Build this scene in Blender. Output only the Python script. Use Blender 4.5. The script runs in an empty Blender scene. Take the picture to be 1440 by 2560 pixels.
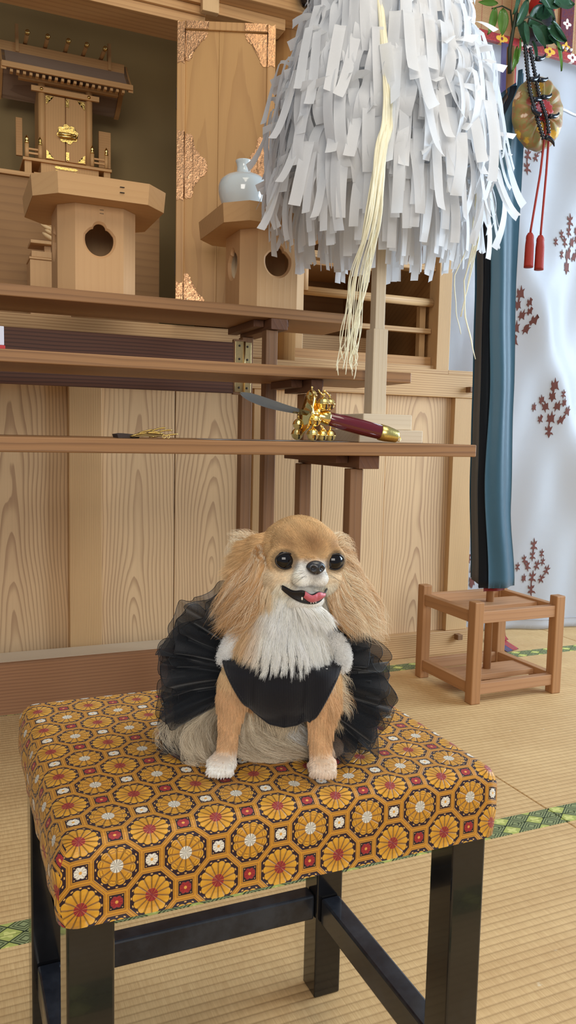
import bpy, bmesh, math, random
import numpy as np
from mathutils import Vector, Matrix
random.seed(7); rng = np.random.default_rng(7)
SC = bpy.context.scene
COL = SC.collection
PI = math.pi
R_ = math.radians

# ------------------------------------------------------------------ camera
CAMZ = 0.8
FPX = 1970.8
yaw, pitch, roll = R_(23.447), R_(5.656), R_(-1.262)
fwd = Vector((math.sin(yaw)*math.cos(pitch), math.cos(yaw)*math.cos(pitch), -math.sin(pitch)))
rt = Vector((math.cos(yaw), -math.sin(yaw), 0)); dn = fwd.cross(rt)
cr, sr = math.cos(roll), math.sin(roll)
right = cr*rt + sr*dn; down = -sr*rt + cr*dn
cam = bpy.data.cameras.new('camera'); camo = bpy.data.objects.new('camera', cam); COL.objects.link(camo)
cam.sensor_fit = 'HORIZONTAL'; cam.sensor_width = 36; cam.lens = FPX/1440*36
cam.clip_start = 0.02
M = Matrix((right, -down, -fwd)).transposed().to_4x4(); M.translation = (0, 0, CAMZ)
camo.matrix_world = M
SC.camera = camo

# ------------------------------------------------------------------ node helper
class S:
    def __init__(s, nt, o): s.nt, s.o = nt, o
    def _m(s, op, *a, clamp=False):
        n = s.nt.nodes.new('ShaderNodeMath'); n.operation = op; n.use_clamp = clamp
        for i, v in enumerate(a):
            if isinstance(v, S): s.nt.links.new(v.o, n.inputs[i])
            else: n.inputs[i].default_value = v
        return S(s.nt, n.outputs[0])
    def __add__(s, b): return s._m('ADD', s, b)
    __radd__ = __add__
    def __sub__(s, b): return s._m('SUBTRACT', s, b)
    def __rsub__(s, b): return s._m('SUBTRACT', b, s)
    def __mul__(s, b): return s._m('MULTIPLY', s, b)
    __rmul__ = __mul__
    def __truediv__(s, b): return s._m('DIVIDE', s, b)
    def __neg__(s): return s._m('MULTIPLY', s, -1.0)
    def __gt__(s, b): return s._m('GREATER_THAN', s, b)
    def __lt__(s, b): return s._m('LESS_THAN', s, b)
    def abs(s): return s._m('ABSOLUTE', s)
    def fl(s): return s._m('FLOOR', s)
    def rnd(s): return s._m('ROUND', s)
    def fr(s): return s._m('FRACT', s)
    def sq(s): return s._m('SQRT', s)
    def sin(s): return s._m('SINE', s)
    def cos(s): return s._m('COSINE', s)
    def at2(s, b): return s._m('ARCTAN2', s, b)
    def mx(s, b): return s._m('MAXIMUM', s, b)
    def mn(s, b): return s._m('MINIMUM', s, b)
    def pw(s, b): return s._m('POWER', s, b)
    def ss(s, a, b):
        n = s.nt.nodes.new('ShaderNodeMapRange'); n.interpolation_type = 'SMOOTHSTEP'
        s.nt.links.new(s.o, n.inputs[0]); n.inputs[1].default_value = a; n.inputs[2].default_value = b
        return S(s.nt, n.outputs[0])
class T:
    """a small builder round one material's node tree"""
    def __init__(t, name):
        t.m = bpy.data.materials.new(name); t.m.use_nodes = True
        t.nt = t.m.node_tree; t.nt.nodes.clear()
        t.out = t.n('ShaderNodeOutputMaterial')
    def n(t, k): return t.nt.nodes.new(k)
    def l(t, a, b):
        if isinstance(a, S): a = a.o
        t.nt.links.new(a, b)
    def coord(t, kind='Object'):
        n = t.n('ShaderNodeTexCoord'); return n.outputs[kind]
    def xyz(t, sock):
        n = t.n('ShaderNodeSeparateXYZ'); t.l(sock, n.inputs[0]); return [S(t.nt, o) for o in n.outputs]
    def vec(t, x, y, z):
        n = t.n('ShaderNodeCombineXYZ')
        for i, v in enumerate((x, y, z)):
            if isinstance(v, S): t.l(v, n.inputs[i])
            else: n.inputs[i].default_value = v
        return n.outputs[0]
    def rand(t):
        n = t.n('ShaderNodeObjectInfo'); return S(t.nt, n.outputs['Random'])
    def noise(t, v, scale, detail=2.0, rough=0.5, dist=0.0):
        n = t.n('ShaderNodeTexNoise'); t.l(v, n.inputs['Vector']); n.inputs['Scale'].default_value = scale
        n.inputs['Detail'].default_value = detail; n.inputs['Roughness'].default_value = rough
        n.inputs['Distortion'].default_value = dist
        return S(t.nt, n.outputs[0])
    def voro(t, v, scale, feat='F1'):
        n = t.n('ShaderNodeTexVoronoi'); n.feature = feat; t.l(v, n.inputs['Vector']); n.inputs['Scale'].default_value = scale
        return S(t.nt, n.outputs['Distance'])
    def mix(t, f, a, b):
        n = t.n('ShaderNodeMix'); n.data_type = 'RGBA'
        if isinstance(f, S): t.l(f, n.inputs[0])
        else: n.inputs[0].default_value = f
        for v, i in ((a, 6), (b, 7)):
            if isinstance(v, (tuple, list)): n.inputs[i].default_value = (*v[:3], 1)
            else: t.l(v, n.inputs[i])
        return n.outputs[2]
    def bump(t, h, dist=0.001, strength=1.0):
        n = t.n('ShaderNodeBump'); t.l(h, n.inputs['Height']); n.inputs['Distance'].default_value = dist
        n.inputs['Strength'].default_value = strength; return n.outputs[0]
    def bsdf(t, color, rough=0.5, metal=0.0, normal=None, coat=0.0, spec=0.5, sheen=0.0, out=True):
        b = t.n('ShaderNodeBsdfPrincipled')
        if isinstance(color, (tuple, list)): b.inputs['Base Color'].default_value = (*color[:3], 1)
        else: t.l(color, b.inputs['Base Color'])
        if isinstance(rough, S): t.l(rough, b.inputs['Roughness'])
        else: b.inputs['Roughness'].default_value = rough
        if isinstance(metal, S): t.l(metal, b.inputs['Metallic'])
        else: b.inputs['Metallic'].default_value = metal
        b.inputs['Coat Weight'].default_value = coat
        b.inputs['Specular IOR Level'].default_value = spec
        b.inputs['Sheen Weight'].default_value = sheen
        if normal is not None: t.l(normal, b.inputs['Normal'])
        if out: t.l(b.outputs[0], t.out.inputs[0])
        return b
def c(r, g, b):
    f = lambda v: (v/255)/12.92 if v/255 <= .04045 else ((v/255+.055)/1.055)**2.4
    return (f(r), f(g), f(b))

def plain(name, col, rough=.5, metal=0., coat=0., noise=0., nscale=40, bumpd=0., spec=.5, sheen=0.):
    t = T(name); v = t.coord()
    n = t.noise(v, nscale, 3)
    k = [x*(1-noise) for x in col]
    col_ = t.mix(n, k, [min(1, x*(1+noise)) for x in col]) if noise else col
    nm = t.bump(n, bumpd) if bumpd else None
    t.bsdf(col_, rough, metal, nm, coat, spec, sheen)
    return t.m

def wood(name, light, dark, axis='z', figure=False, freq=90, contrast=.55, rough=.55, fine=.5, spec=.35, off=.16):
    """sawn timber: growth rings of a log cut by the board, grain along one axis of the object"""
    t = T(name); x, y, z = t.xyz(t.coord()); r = t.rand()
    if axis == 'z': a, b, d = z, x, y
    elif axis == 'x': a, b, d = x, z, y
    else: a, b, d = y, x, z
    ra = r*37.0
    low = t.noise(t.vec(b*1.1+ra, d*1.1+ra, a*.42+ra), 2.0, 3, .45)
    low2 = t.noise(t.vec(b*2.0+ra, ra, a*.8-ra), 2.2, 2, .5)
    if figure:
        core = (low-.5)*.20 + a*.05 + .02 + (r-.5)*.05
        bb = b + (low2-.5)*.05
        rad = (bb*bb + core*core).sq()
    else:
        rad = (b + d*.6 + off*r) + (low-.5)*.035
    wob = t.noise(t.vec(b*26.0+ra, d*9.0, a*3.5), 1.0, 2, .6)
    ring = (rad*freq+(wob-.5)*.8).fr()
    line = ring.ss(.45, .95) * (1.0 - ring.ss(.95, 1.0))
    fib = t.noise(t.vec(b*420.0, d*420.0, a*9.0+ra), 1.0, 3, .6)
    tone = t.noise(t.vec(b*5.0+ra, d*5.0, a*1.2+ra), 1.5, 2)
    f = line*contrast*(.55+low2*.8) + (fib-.5)*fine*.5 + (tone-.5)*.55 + (r-.5)*.18
    col = t.mix((f+.12).mx(0.0).mn(1.0), light, dark)
    nm = t.bump(line*.6+fib*.5, .0004, .5)
    t.bsdf(col, rough, 0, nm, 0, spec)
    return t.m

# ------------------------------------------------------------------ mesh helpers
def link(name, me, m, parent=None, loc=None):
    o = bpy.data.objects.new(name, me); COL.objects.link(o)
    if m is not None:
        for mm in (m if isinstance(m, (list, tuple)) else [m]): me.materials.append(mm)
    if parent is not None: o.parent = parent
    if loc is not None: o.location = loc
    return o
def tag(o, label=None, cat=None, group=None, kind=None):
    if label: o['label'] = label
    if cat: o['category'] = cat
    if group: o['group'] = group
    if kind: o['kind'] = kind
    return o
def empty(name, loc, label=None, cat=None, group=None, kind=None, rz=0):
    o = bpy.data.objects.new(name, None); COL.objects.link(o); o.location = loc; o.rotation_euler = (0, 0, rz)
    o.empty_display_size = .02
    return tag(o, label, cat, group, kind)
def wl(parent):
    v = Vector((0, 0, 0)); p = parent
    while p is not None: v += Vector(p.location); p = p.parent
    return v
def from_bm(name, bm, m, parent=None, smooth=False, world=True, origin=None):
    """geometry is given in world metres (or the parent's own frame); the object's origin is put in its middle"""
    bmesh.ops.recalc_face_normals(bm, faces=bm.faces)
    vs = [v.co for v in bm.verts]
    lo = Vector([min(v[i] for v in vs) for i in range(3)]); hi = Vector([max(v[i] for v in vs) for i in range(3)])
    ctr = Vector(origin) if origin is not None else (lo+hi)/2
    if parent is None and origin is None: ctr.z = lo.z
    bmesh.ops.translate(bm, verts=bm.verts, vec=-ctr)
    me = bpy.data.meshes.new(name); bm.to_mesh(me); bm.free()
    if smooth:
        for p in me.polygons: p.use_smooth = True
    base = wl(parent) if (parent is not None and world) else Vector((0, 0, 0))
    return link(name, me, m, parent, ctr-base)
def bm_box(bm, x0, x1, y0, y1, z0, z1, bev=0., seg=2, mi=0):
    vs = [bm.verts.new((x, y, z)) for x in (x0, x1) for y in (y0, y1) for z in (z0, z1)]
    fs = [(0, 1, 3, 2), (4, 6, 7, 5), (0, 4, 5, 1), (2, 3, 7, 6), (0, 2, 6, 4), (1, 5, 7, 3)]
    faces = [bm.faces.new([vs[i] for i in f]) for f in fs]
    for f in faces: f.material_index = mi
    if bev > 0:
        es = list({e for f in faces for e in f.edges})
        bmesh.ops.bevel(bm, geom=es, offset=bev, segments=seg, affect='EDGES', profile=.5)
def box(name, x0, x1, y0, y1, z0, z1, m, parent=None, bev=.0012, world=True, origin=None):
    bm = bmesh.new(); bm_box(bm, x0, x1, y0, y1, z0, z1, bev)
    return from_bm(name, bm, m, parent, world=world, origin=origin)
def bm_prism(bm, pts, d0, d1, plane='xz'):
    """closed outline pts in a plane, extruded between d0 and d1 across it"""
    def mk(p, d):
        if plane == 'xz': return (p[0], d, p[1])
        if plane == 'yz': return (d, p[0], p[1])
        return (p[0], p[1], d)
    a = [bm.verts.new(mk(p, d0)) for p in pts]; b = [bm.verts.new(mk(p, d1)) for p in pts]
    n = len(pts)
    f0 = bm.faces.new(a); f1 = bm.faces.new(b[::-1])
    for i in range(n): bm.faces.new((a[i], a[(i+1) % n], b[(i+1) % n], b[i]))
    bmesh.ops.triangulate(bm, faces=[f0, f1])
def prism(name, pts, d0, d1, m, parent=None, plane='xz', world=True, smooth=False):
    bm = bmesh.new(); bm_prism(bm, pts, d0, d1, plane); return from_bm(name, bm, m, parent, world=world, smooth=smooth)
def bm_tube(bm, pts, rad, seg=10, cap=True, ry=None):
    pts = [Vector(p) for p in pts]; n = len(pts)
    rads = rad if isinstance(rad, (list, tuple, np.ndarray)) else [rad]*n
    up = Vector((0, 0, 1)); rings = []
    t0 = (pts[1]-pts[0]).normalized()
    if abs(t0.dot(up)) > .9: up = Vector((1, 0, 0))
    u = (up - t0*up.dot(t0)).normalized()
    for i in range(n):
        t = (pts[min(i+1, n-1)]-pts[max(i-1, 0)]).normalized()
        u = (u - t*u.dot(t)).normalized(); w = t.cross(u)
        rr = rads[i]; r2 = rr if ry is None else rr*ry
        rings.append([bm.verts.new(pts[i]+u*math.cos(2*PI*k/seg)*rr+w*math.sin(2*PI*k/seg)*r2) for k in range(seg)])
    for i in range(n-1):
        for k in range(seg): bm.faces.new((rings[i][k], rings[i][(k+1) % seg], rings[i+1][(k+1) % seg], rings[i+1][k]))
    if cap:
        bm.faces.new(rings[0][::-1]); bm.faces.new(rings[-1])
def tube(name, pts, rad, m, parent=None, seg=12, smooth=True, world=True, ry=None):
    bm = bmesh.new(); bm_tube(bm, pts, rad, seg, ry=ry); return from_bm(name, bm, m, parent, smooth, world)
def bm_lathe(bm, prof, center, seg=32, axis='z', fn=None):
    cx, cy, cz = center; rings = []
    for (r, h) in prof:
        ring = []
        for k in range(seg):
            a = 2*PI*k/seg; rr = r*(fn(a, h) if fn else 1)
            u, w = rr*math.cos(a), rr*math.sin(a)
            if axis == 'z': p = (cx+u, cy+w, cz+h)
            elif axis == 'y': p = (cx+u, cy+h, cz+w)
            else: p = (cx+h, cy+u, cz+w)
            ring.append(bm.verts.new(p))
        rings.append(ring)
    for i in range(len(rings)-1):
        for k in range(seg): bm.faces.new((rings[i][k], rings[i][(k+1) % seg], rings[i+1][(k+1) % seg], rings[i+1][k]))
    if prof[0][0] > 1e-6: bm.faces.new(rings[0][::-1])
    if prof[-1][0] > 1e-6: bm.faces.new(rings[-1])
    bmesh.ops.remove_doubles(bm, verts=bm.verts, dist=1e-6)
def lathe(name, prof, center, m, parent=None, seg=32, axis='z', fn=None, world=True):
    bm = bmesh.new(); bm_lathe(bm, prof, center, seg, axis, fn); return from_bm(name, bm, m, parent, True, world)
def grid_mesh(name, fn, nu, nv, m, parent=None, smooth=True, world=True, thick=0, uv=False, closed=False, origin=None):
    """a sheet: fn(u, v) -> point for u, v in 0..1, optionally given real thickness"""
    bm = bmesh.new(); g = [[bm.verts.new(fn(i/nu, j/nv)) for j in range(nv+1)] for i in range(nu+1)]
    lay = bm.loops.layers.uv.new('UVMap') if uv else None
    for i in range(nu):
        for j in range(nv):
            f = bm.faces.new((g[i][j], g[i+1][j], g[i+1][j+1], g[i][j+1]))
            if uv:
                for lp, (a, b) in zip(f.loops, ((i, j), (i+1, j), (i+1, j+1), (i, j+1))): lp[lay].uv = (a/nu, b/nv)
    if thick: bmesh.ops.solidify(bm, geom=bm.faces, thickness=thick)
    return from_bm(name, bm, m, parent, smooth, world, origin)

# ------------------------------------------------------------------ materials
W_PANEL = wood('cedar_panel', c(222, 188, 144), c(150, 112, 82), 'z', True, freq=100, contrast=.50)
W_STILE = wood('cedar_stile', c(214, 176, 126), c(160, 118, 76), 'z', False, freq=210, contrast=.6)
W_RAIL = wood('cedar_rail', c(206, 168, 120), c(156, 114, 74), 'x', False, freq=120, contrast=.65)
W_PALE = wood('pale_cypress', c(208, 166, 118), c(182, 136, 90), 'z', False, freq=60, contrast=.10, fine=.3)
W_PALEX = wood('pale_cypress_board', c(206, 164, 114), c(178, 132, 86), 'x', False, freq=60, contrast=.12, fine=.3)
W_DOOR = wood('altar_door_board', c(196, 150, 92), c(164, 118, 68), 'z', True, freq=40, contrast=.35, fine=.35, rough=.45)
W_DOORF = wood('altar_door_frame', c(200, 152, 96), c(160, 114, 68), 'z', False, freq=60, contrast=.3, fine=.3, rough=.4)
W_TABLE = wood('worn_table_top', c(160, 116, 74), c(112, 76, 46), 'x', False, freq=70, contrast=.5, fine=.7, rough=.5)
W_TLEG = wood('table_leg', c(138, 100, 68), c(98, 68, 46), 'z', False, freq=60, contrast=.3, fine=.5)
W_TLEG2 = wood('table_leg_light', c(170, 126, 84), c(138, 96, 62), 'z', False, freq=60, contrast=.3, fine=.5)
W_TBAR = wood('table_bar', c(112, 74, 50), c(74, 46, 32), 'y', False, freq=60, contrast=.3, fine=.6)
W_APRON = wood('dark_apron_board', c(104, 66, 48), c(62, 38, 30), 'x', False, freq=110, contrast=.7, fine=.5)
W_PLINTH = wood('plinth_board', c(166, 120, 84), c(128, 88, 62), 'x', False, freq=110, contrast=.55, fine=.7)
W_INNER = wood('inner_board', c(154, 112, 66), c(116, 80, 46), 'x', False, freq=40, contrast=.3, fine=.5)
W_BEAM = wood('header_beam', c(196, 150, 98), c(158, 112, 70), 'x', False, freq=70, contrast=.4, fine=.5)
W_POST = wood('round_post', c(186, 142, 90), c(150, 106, 64), 'z', False, freq=60, contrast=.35, fine=.4)
W_STAND = wood('stand_wood', c(176, 128, 84), c(140, 96, 60), 'z', False, freq=60, contrast=.3, fine=.6)
W_STANDX = wood('stand_wood_rail', c(184, 138, 98), c(150, 106, 72), 'x', False, freq=60, contrast=.3, fine=.6)
W_STANDY = wood('stand_wood_side_rail', c(180, 132, 88), c(146, 102, 66), 'y', False, freq=60, contrast=.3, fine=.6)
W_WAND = wood('bare_wand_timber', c(216, 196, 166), c(188, 164, 132), 'z', False, freq=90, contrast=.2, fine=.35)
W_WANDX = wood('bare_wand_foot', c(218, 200, 172), c(194, 172, 142), 'x', False, freq=90, contrast=.2, fine=.35)
W_SHRINE = wood('shrine_wood', c(212, 164, 108), c(176, 128, 80), 'x', False, freq=120, contrast=.2, fine=.35)
W_SHRINEZ = wood('shrine_wood_upright', c(214, 168, 112), c(178, 132, 84), 'z', False, freq=120, contrast=.2, fine=.35)
W_ROOF = wood('shrine_roof_bark', c(176, 152, 130), c(132, 108, 92), 'x', False, freq=260, contrast=.4, fine=.6, rough=.8)
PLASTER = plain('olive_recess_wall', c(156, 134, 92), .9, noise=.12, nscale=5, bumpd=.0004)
GOLD = plain('polished_gold', (0.95, .68, .25), .16, 1.0, noise=.06, nscale=30, bumpd=.0002)
BRASS = plain('aged_brass', (0.72, .56, .28), .32, 1.0, noise=.2, nscale=120)
DARKIRON = plain('dark_nail', c(40, 30, 24), .5)
BLACKGLOSS = plain('black_lacquer_knob', (.012, .012, .016), .12, coat=.5)
def embossed(name, a, b, rough):
    t = T(name); v = t.coord(); x, y, z = t.xyz(v)
    n1 = t.noise(v, 75, 2, .5, 2.2); n2 = t.voro(v, 130)
    h = (n1*9.0).sin()*.5 + n2*.5
    nm = t.bump(h, .0007, .8)
    col = t.mix((n1*9.0).sin().ss(-.6, .7), b, a)
    t.bsdf(col, rough, 1.0, nm); return t.m
COPPER = embossed('embossed_copper', (.76, .47, .27), (.45, .25, .13), .30)
GILT = embossed('embossed_gilt', (.98, .85, .42), (.62, .45, .14), .28)

# ------------------------------------------------------------------ setting: tatami floor
def tatami_mat():
    t = T('tatami_weave'); pos = t.n('ShaderNodeNewGeometry').outputs['Position']
    x, y, z = t.xyz(pos); r = t.rand()
    rib = ((y/.0155).fr()-.5).abs()*2.0            # 1 in the groove
    wav = t.noise(t.vec(x*6.0, y*14.0, r*9.0), 1.0, 2)
    rush = t.noise(t.vec(x*520.0, y*22.0, r*5.0), 1.0, 3, .65)
    patch = t.noise(t.vec(x*260.0, (y/.0155).fl()*7.31, r), 1.0, 1)
    big = t.noise(t.vec(x*2.2, y*2.2, r*11.0), 1.0, 3)
    groove = rib.ss(.62, 1.0)
    f = rush*.55 + patch*.4 + big*.5 + (wav-.5)*.5 + (r-.5)*.25
    col = t.mix(f.ss(.35, 1.25), c(192, 154, 104), c(226, 192, 138))
    col = t.mix(groove*.42, col, c(146, 110, 66))
    spot = t.noise(t.vec(x*31.0, y*42.0, r), 1.0, 2).ss(.74, .80)
    col = t.mix(spot*.5, col, c(232, 222, 196))
    nm = t.bump((1.0-rib*rib)*.9+rush*.35, .0012, .8)
    t.bsdf(col, .62, 0, nm, 0, .35); return t.m
TATAMI = tatami_mat()
def border_mat():
    t = T('green_brocade_border'); pos = t.n('ShaderNodeNewGeometry').outputs['Position']
    x, y, z = t.xyz(pos)
    p = x/.040; q = (y-1.249)/.031
    a = p+q*.5; b = p*-.15 + q*1.0
    a = p + q*.55; b = q - p*.0
    a = (p+q)*.8; b = (q-p)*.8
    fa, fb = a.fr(), b.fr()
    kind = (((a.fl()-b.fl())/3.0).fr()*3.0+.01).fl()     # 0,1,2
    d = (fa-.5).abs().mx((fb-.5).abs())
    line = d.ss(.44, .48)
    ring = d.ss(.14, .17)*(1.0-d.ss(.22, .25)) + d.ss(.30, .33)*(1.0-d.ss(.37, .40))
    ang = (fa-.5).at2(fb-.5)
    star = ((ang*4.0).sin()*.09+.27)
    rr = ((fa-.5)*(fa-.5)+(fb-.5)*(fb-.5)).sq()
    yel = t.mix((rr < star), c(172, 178, 96), c(206, 206, 124))
    grn = t.mix(ring, c(142, 150, 104), c(72, 80, 50))
    col = t.mix((kind < .5), grn, yel)
    col = t.mix(line, col, c(48, 58, 36))
    th = t.noise(pos, 900, 2)
    t.bsdf(col, .7, 0, t.bump(th+d, .0006, .5), 0, .3); return t.m
BORDER = border_mat()
EDGE = .031
def mat_piece(x0, x1, y0, y1, bot=True, top=True):
    o = box('floor', x0+.0012, x1-.0012, y0+.0012, y1-.0012, -.055, 0, TATAMI, None, .002)
    tag(o, kind='structure')
    if top: box('mat_border', x0+.0012, x1-.0012, y1-EDGE, y1-.0012, -.02, .0012, BORDER, o, .0008)
    if bot: box('mat_border', x0+.0012, x1-.0012, y0+.0012, y0+EDGE, -.02, .0012, BORDER, o, .0008)
YA, YB = 1.249, 2.296
for x0, x1 in ((-3.015, -.915), (-.915, 1.185), (1.185, 3.285)):
    mat_piece(x0, x1, YA, YB)
    mat_piece(x0, x1, YA-1.047, YA)
    mat_piece(x0, x1, YA-2.094, YA-1.047)
for x0, x1 in ((-1.9, .2), (.2, 2.3), (2.3, 4.4)): mat_piece(x0, x1, YB, YB+1.05)

# walls behind everything
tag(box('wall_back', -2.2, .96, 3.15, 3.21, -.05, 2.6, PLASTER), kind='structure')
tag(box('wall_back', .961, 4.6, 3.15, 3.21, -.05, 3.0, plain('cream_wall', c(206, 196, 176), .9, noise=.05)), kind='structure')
tag(box('shade_ceiling', -2.2, 1.7, 2.3, 3.2, 2.6, 2.64, W_INNER), kind='structure')  # unseen slab added over the altar to darken the recess

# ------------------------------------------------------------------ lower altar cabinet
cab = empty('altar_cabinet', (.6, 2.4, 0), 'long pale cedar altar cabinet with flat grained panels standing behind the tables', 'cabinet')
box('carcass', -.9, 1.64, 2.445, 3.05, 0, 1.0, W_INNER, cab)
box('end_board', 1.6405, 1.775, 2.445, 2.60, 0, 1.0, W_INNER, cab)
box('base_rail', -.9, 1.803, 2.388, 2.44, 0, .085, W_RAIL, cab, .002)
box('top_rail', -.9, 1.803, 2.392, 2.44, .943, 1.024, W_RAIL, cab, .002)
box('top_board', -.9, 1.655, 2.40, 3.14, 1.0245, 1.04, W_RAIL, cab, .001)
box('top_board', 1.6555, 1.803, 2.40, 2.60, 1.0245, 1.04, W_RAIL, cab, .001)
box('sill_board', -.9, .975, 2.395, 2.425, 1.0405, 1.124, W_RAIL, cab, .0015)
for x0, x1, yy in ((-.9, -.62, 2.424), (-.60, -.31, 2.424), (-.31, .0, 2.424), (.0, .331, 2.43), (.429, .655, 2.415), (.658, .907, 2.415), (.985, 1.169, 2.417), (1.173, 1.415, 2.415), (1.419, 1.687, 2.42)):
    box('panel', x0, x1, yy, yy+.012, .085, .943, W_PANEL, cab, .0012)
for x0, x1 in ((.331, .427), (.912, .98), (1.687, 1.78)):
    box('stile', x0, x1, 2.397, 2.44, .0852, .9428, W_STILE, cab, .002)
for x, z in ((1.739, .973), (1.732, .064), (.2, .973)):
    box('peg', x-.011, x+.011, 2.365, 2.40, z-.01, z+.01, W_TLEG, cab, .0015)
pl = empty('plinth_board', (.2, 2.265, 0), 'low brown plank laid on the mats in front of the cedar panels, behind the stool', 'board')
box('face_board', -1.0, .97, 2.265, 2.287, 0, .147, W_PLINTH, pl, .0015)
box('top_board', -1.0, .97, 2.2872, 2.386, .125, .147, W_WANDX, pl, .0015)

# ------------------------------------------------------------------ cupboard with round rail (right of the altar)
cup = empty('offering_cupboard', (1.35, 2.45, 1.04), 'open cedar cupboard with a round rail above the cabinet, beside the white curtain', 'cupboard')
box('right_stile', 1.622, 1.677, 2.43, 2.49, 1.0405, 2.073, W_STILE, cup, .002)
box('left_stile', 1.083, 1.121, 2.49, 2.52, 1.0405, 2.06, W_STILE, cup, .002)
box('sill_rail', 1.0, 1.622, 2.445, 2.49, 1.0405, 1.056, W_RAIL, cup, .0015)
box('lower_rail', 1.0, 1.62, 2.462, 2.488, 1.0565, 1.088, W_BEAM, cup, .0015)
box('middle_rail', 1.122, 1.62, 2.468, 2.49, 1.172, 1.190, W_RAIL, cup, .0015)
tube('round_rail', [(1.09, 2.468, 1.281), (1.618, 2.468, 1.281)], .0145, W_RAIL, cup, 20)
tube('short_post', [(1.100, 2.452, 1.28), (1.100, 2.452, 1.388)], .0175, W_PALE, cup, 20)
box('upper_rail', 1.06, 1.62, 2.45, 2.50, 1.39, 1.412, W_RAIL, cup, .002)
box('inner_post', 1.588, 1.612, 2.495, 2.52, 1.089, 1.272, W_STILE, cup, .001)
box('side_board', 1.622, 1.65, 2.49, 2.86, 1.0405, 2.073, W_INNER, cup)
box('back_board', 1.1185, 1.65, 2.861, 2.88, 1.0405, 2.073, W_INNER, cup)
box('left_side_board', 1.10, 1.118, 2.521, 2.86, 1.0405, 2.073, W_INNER, cup)
box('shelf', 1.119, 1.48, 2.58, 2.86, 1.395, 1.418, W_BEAM, cup, .001)
box('shelf_divider', 1.46, 1.48, 2.62, 2.86, 1.05, 1.3945, W_INNER, cup)
box('step_box', 1.119, 1.50, 2.66, 2.86, 1.0405, 1.165, W_RAIL, cup, .001)
box('top_panel', 1.122, 1.62, 2.54, 2.56, 1.6, 2.073, W_INNER, cup)

# round post, header beams
cp = lathe('round_post', [(.05, 0), (.05, 1.03)], (1.030, 2.47, 1.0415), W_POST, None, 40)
tag(cp, 'thick round wooden post between the tall altar door and the paper wand', 'post')
hd = empty('altar_header', (.3, 2.4, 2.01), 'stacked wooden header beams across the top of the altar opening', 'beam')
box('lower_beam', -1.2, .735, 2.40, 2.525, 2.008, 2.036, W_BEAM, hd, .0015)
box('middle_beam', -1.2, .735, 2.39, 2.525, 2.0365, 2.060, W_BEAM, hd, .0015)
box('upper_beam', -1.2, .735, 2.377, 2.525, 2.0605, 2.30, W_BEAM, hd, .0015)
box('hanging_post', .713, .764, 2.355, 2.3765, 2.032, 2.34, W_STILE, hd, .0015)
box('lintel', .7355, .985, 2.375, 2.44, 2.040, 2.073, W_BEAM, hd, .0015)
box('front_beam', .765, 1.615, 2.32, 2.60, 2.0735, 2.20, W_BEAM, hd, .003)
box('soffit_board', -1.2, .92, 2.526, 3.14, 2.42, 2.44, W_INNER, hd)
kb = lathe('lacquer_ornament', [(.0005, -.036), (.014, -.034), (.025, -.024), (.0315, -.008), (.033, .01), (.031, .035), (.022, .05), (.006, .056), (.006, .09)], (1.018, 2.28, 2.105), BLACKGLOSS, None, 32)
tag(kb, 'glossy black lacquer knob hanging under the header beam at the top', 'ornament')
box('hanger', 1.008, 1.028, 2.27, 2.3195, 2.192, 2.2, DARKIRON, kb)

# recess side, raised platform
rs = box('recess_side_board', .93, .955, 2.61, 3.14, 1.0405, 2.42, W_INNER); tag(rs, kind='structure', label='side board of the altar recess', cat='wall')
pf = empty('shrine_platform', (.0, 2.62, 1.04), 'raised brown wooden platform inside the altar recess carrying the miniature shrine', 'platform')
box('platform_body', -1.2, .655, 2.62, 3.14, 1.0405, 1.563, W_INNER, pf)
box('platform_top', -1.2, .655, 2.608, 3.14, 1.5632, 1.576, W_BEAM, pf, .001)

# ------------------------------------------------------------------ miniature shrine
def q(x, z, Yv, Y0=2.8):
    k = Yv/Y0; return x*k, CAMZ+(z-CAMZ)*k
sh = empty('miniature_shrine', (.39, 2.86, 1.5765), 'small cypress household shrine with gilt fittings and roof logs inside the recess', 'shrine')
def sbox(n, x0, x1, z0, z1, Yf, Yb, m, par=None, bev=.0008):
    a, za = q(x0, z0, Yf); b, zb = q(x1, z1, Yf)
    return box(n, a, b, Yf, Yb, za, zb, m, par or sh, bev)
zb = 1.5765
sbox('body', .300, .466, 1.66, 1.93, 2.875, 3.04, W_SHRINEZ)
for x0, x1, nm in ((.317, .3795, 'door'), (.3835, .447, 'door')):
    d = sbox(nm, x0, x1, 1.684, 1.886, 2.862, 2.8745, W_SHRINEZ)
for x in (.306, .458):
    a, z0 = q(x, 1.668, 2.86); _, z1 = q(x, 1.935, 2.86)
    tube('column', [(a, 2.862, z0), (a, 2.862, z1)], .0115, W_SHRINEZ, sh, 20)
sbox('lintel', .274, .492, 1.893, 1.909, 2.842, 2.852, W_SHRINE)
for x in (.306, .458):
    a, z = q(x, 1.902, 2.84); lathe('gold_boss', [(.0055, 0), (.005, -.003), (.0005, -.005)], (a, 2.842, z), GOLD, sh, 16, 'y')
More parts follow.
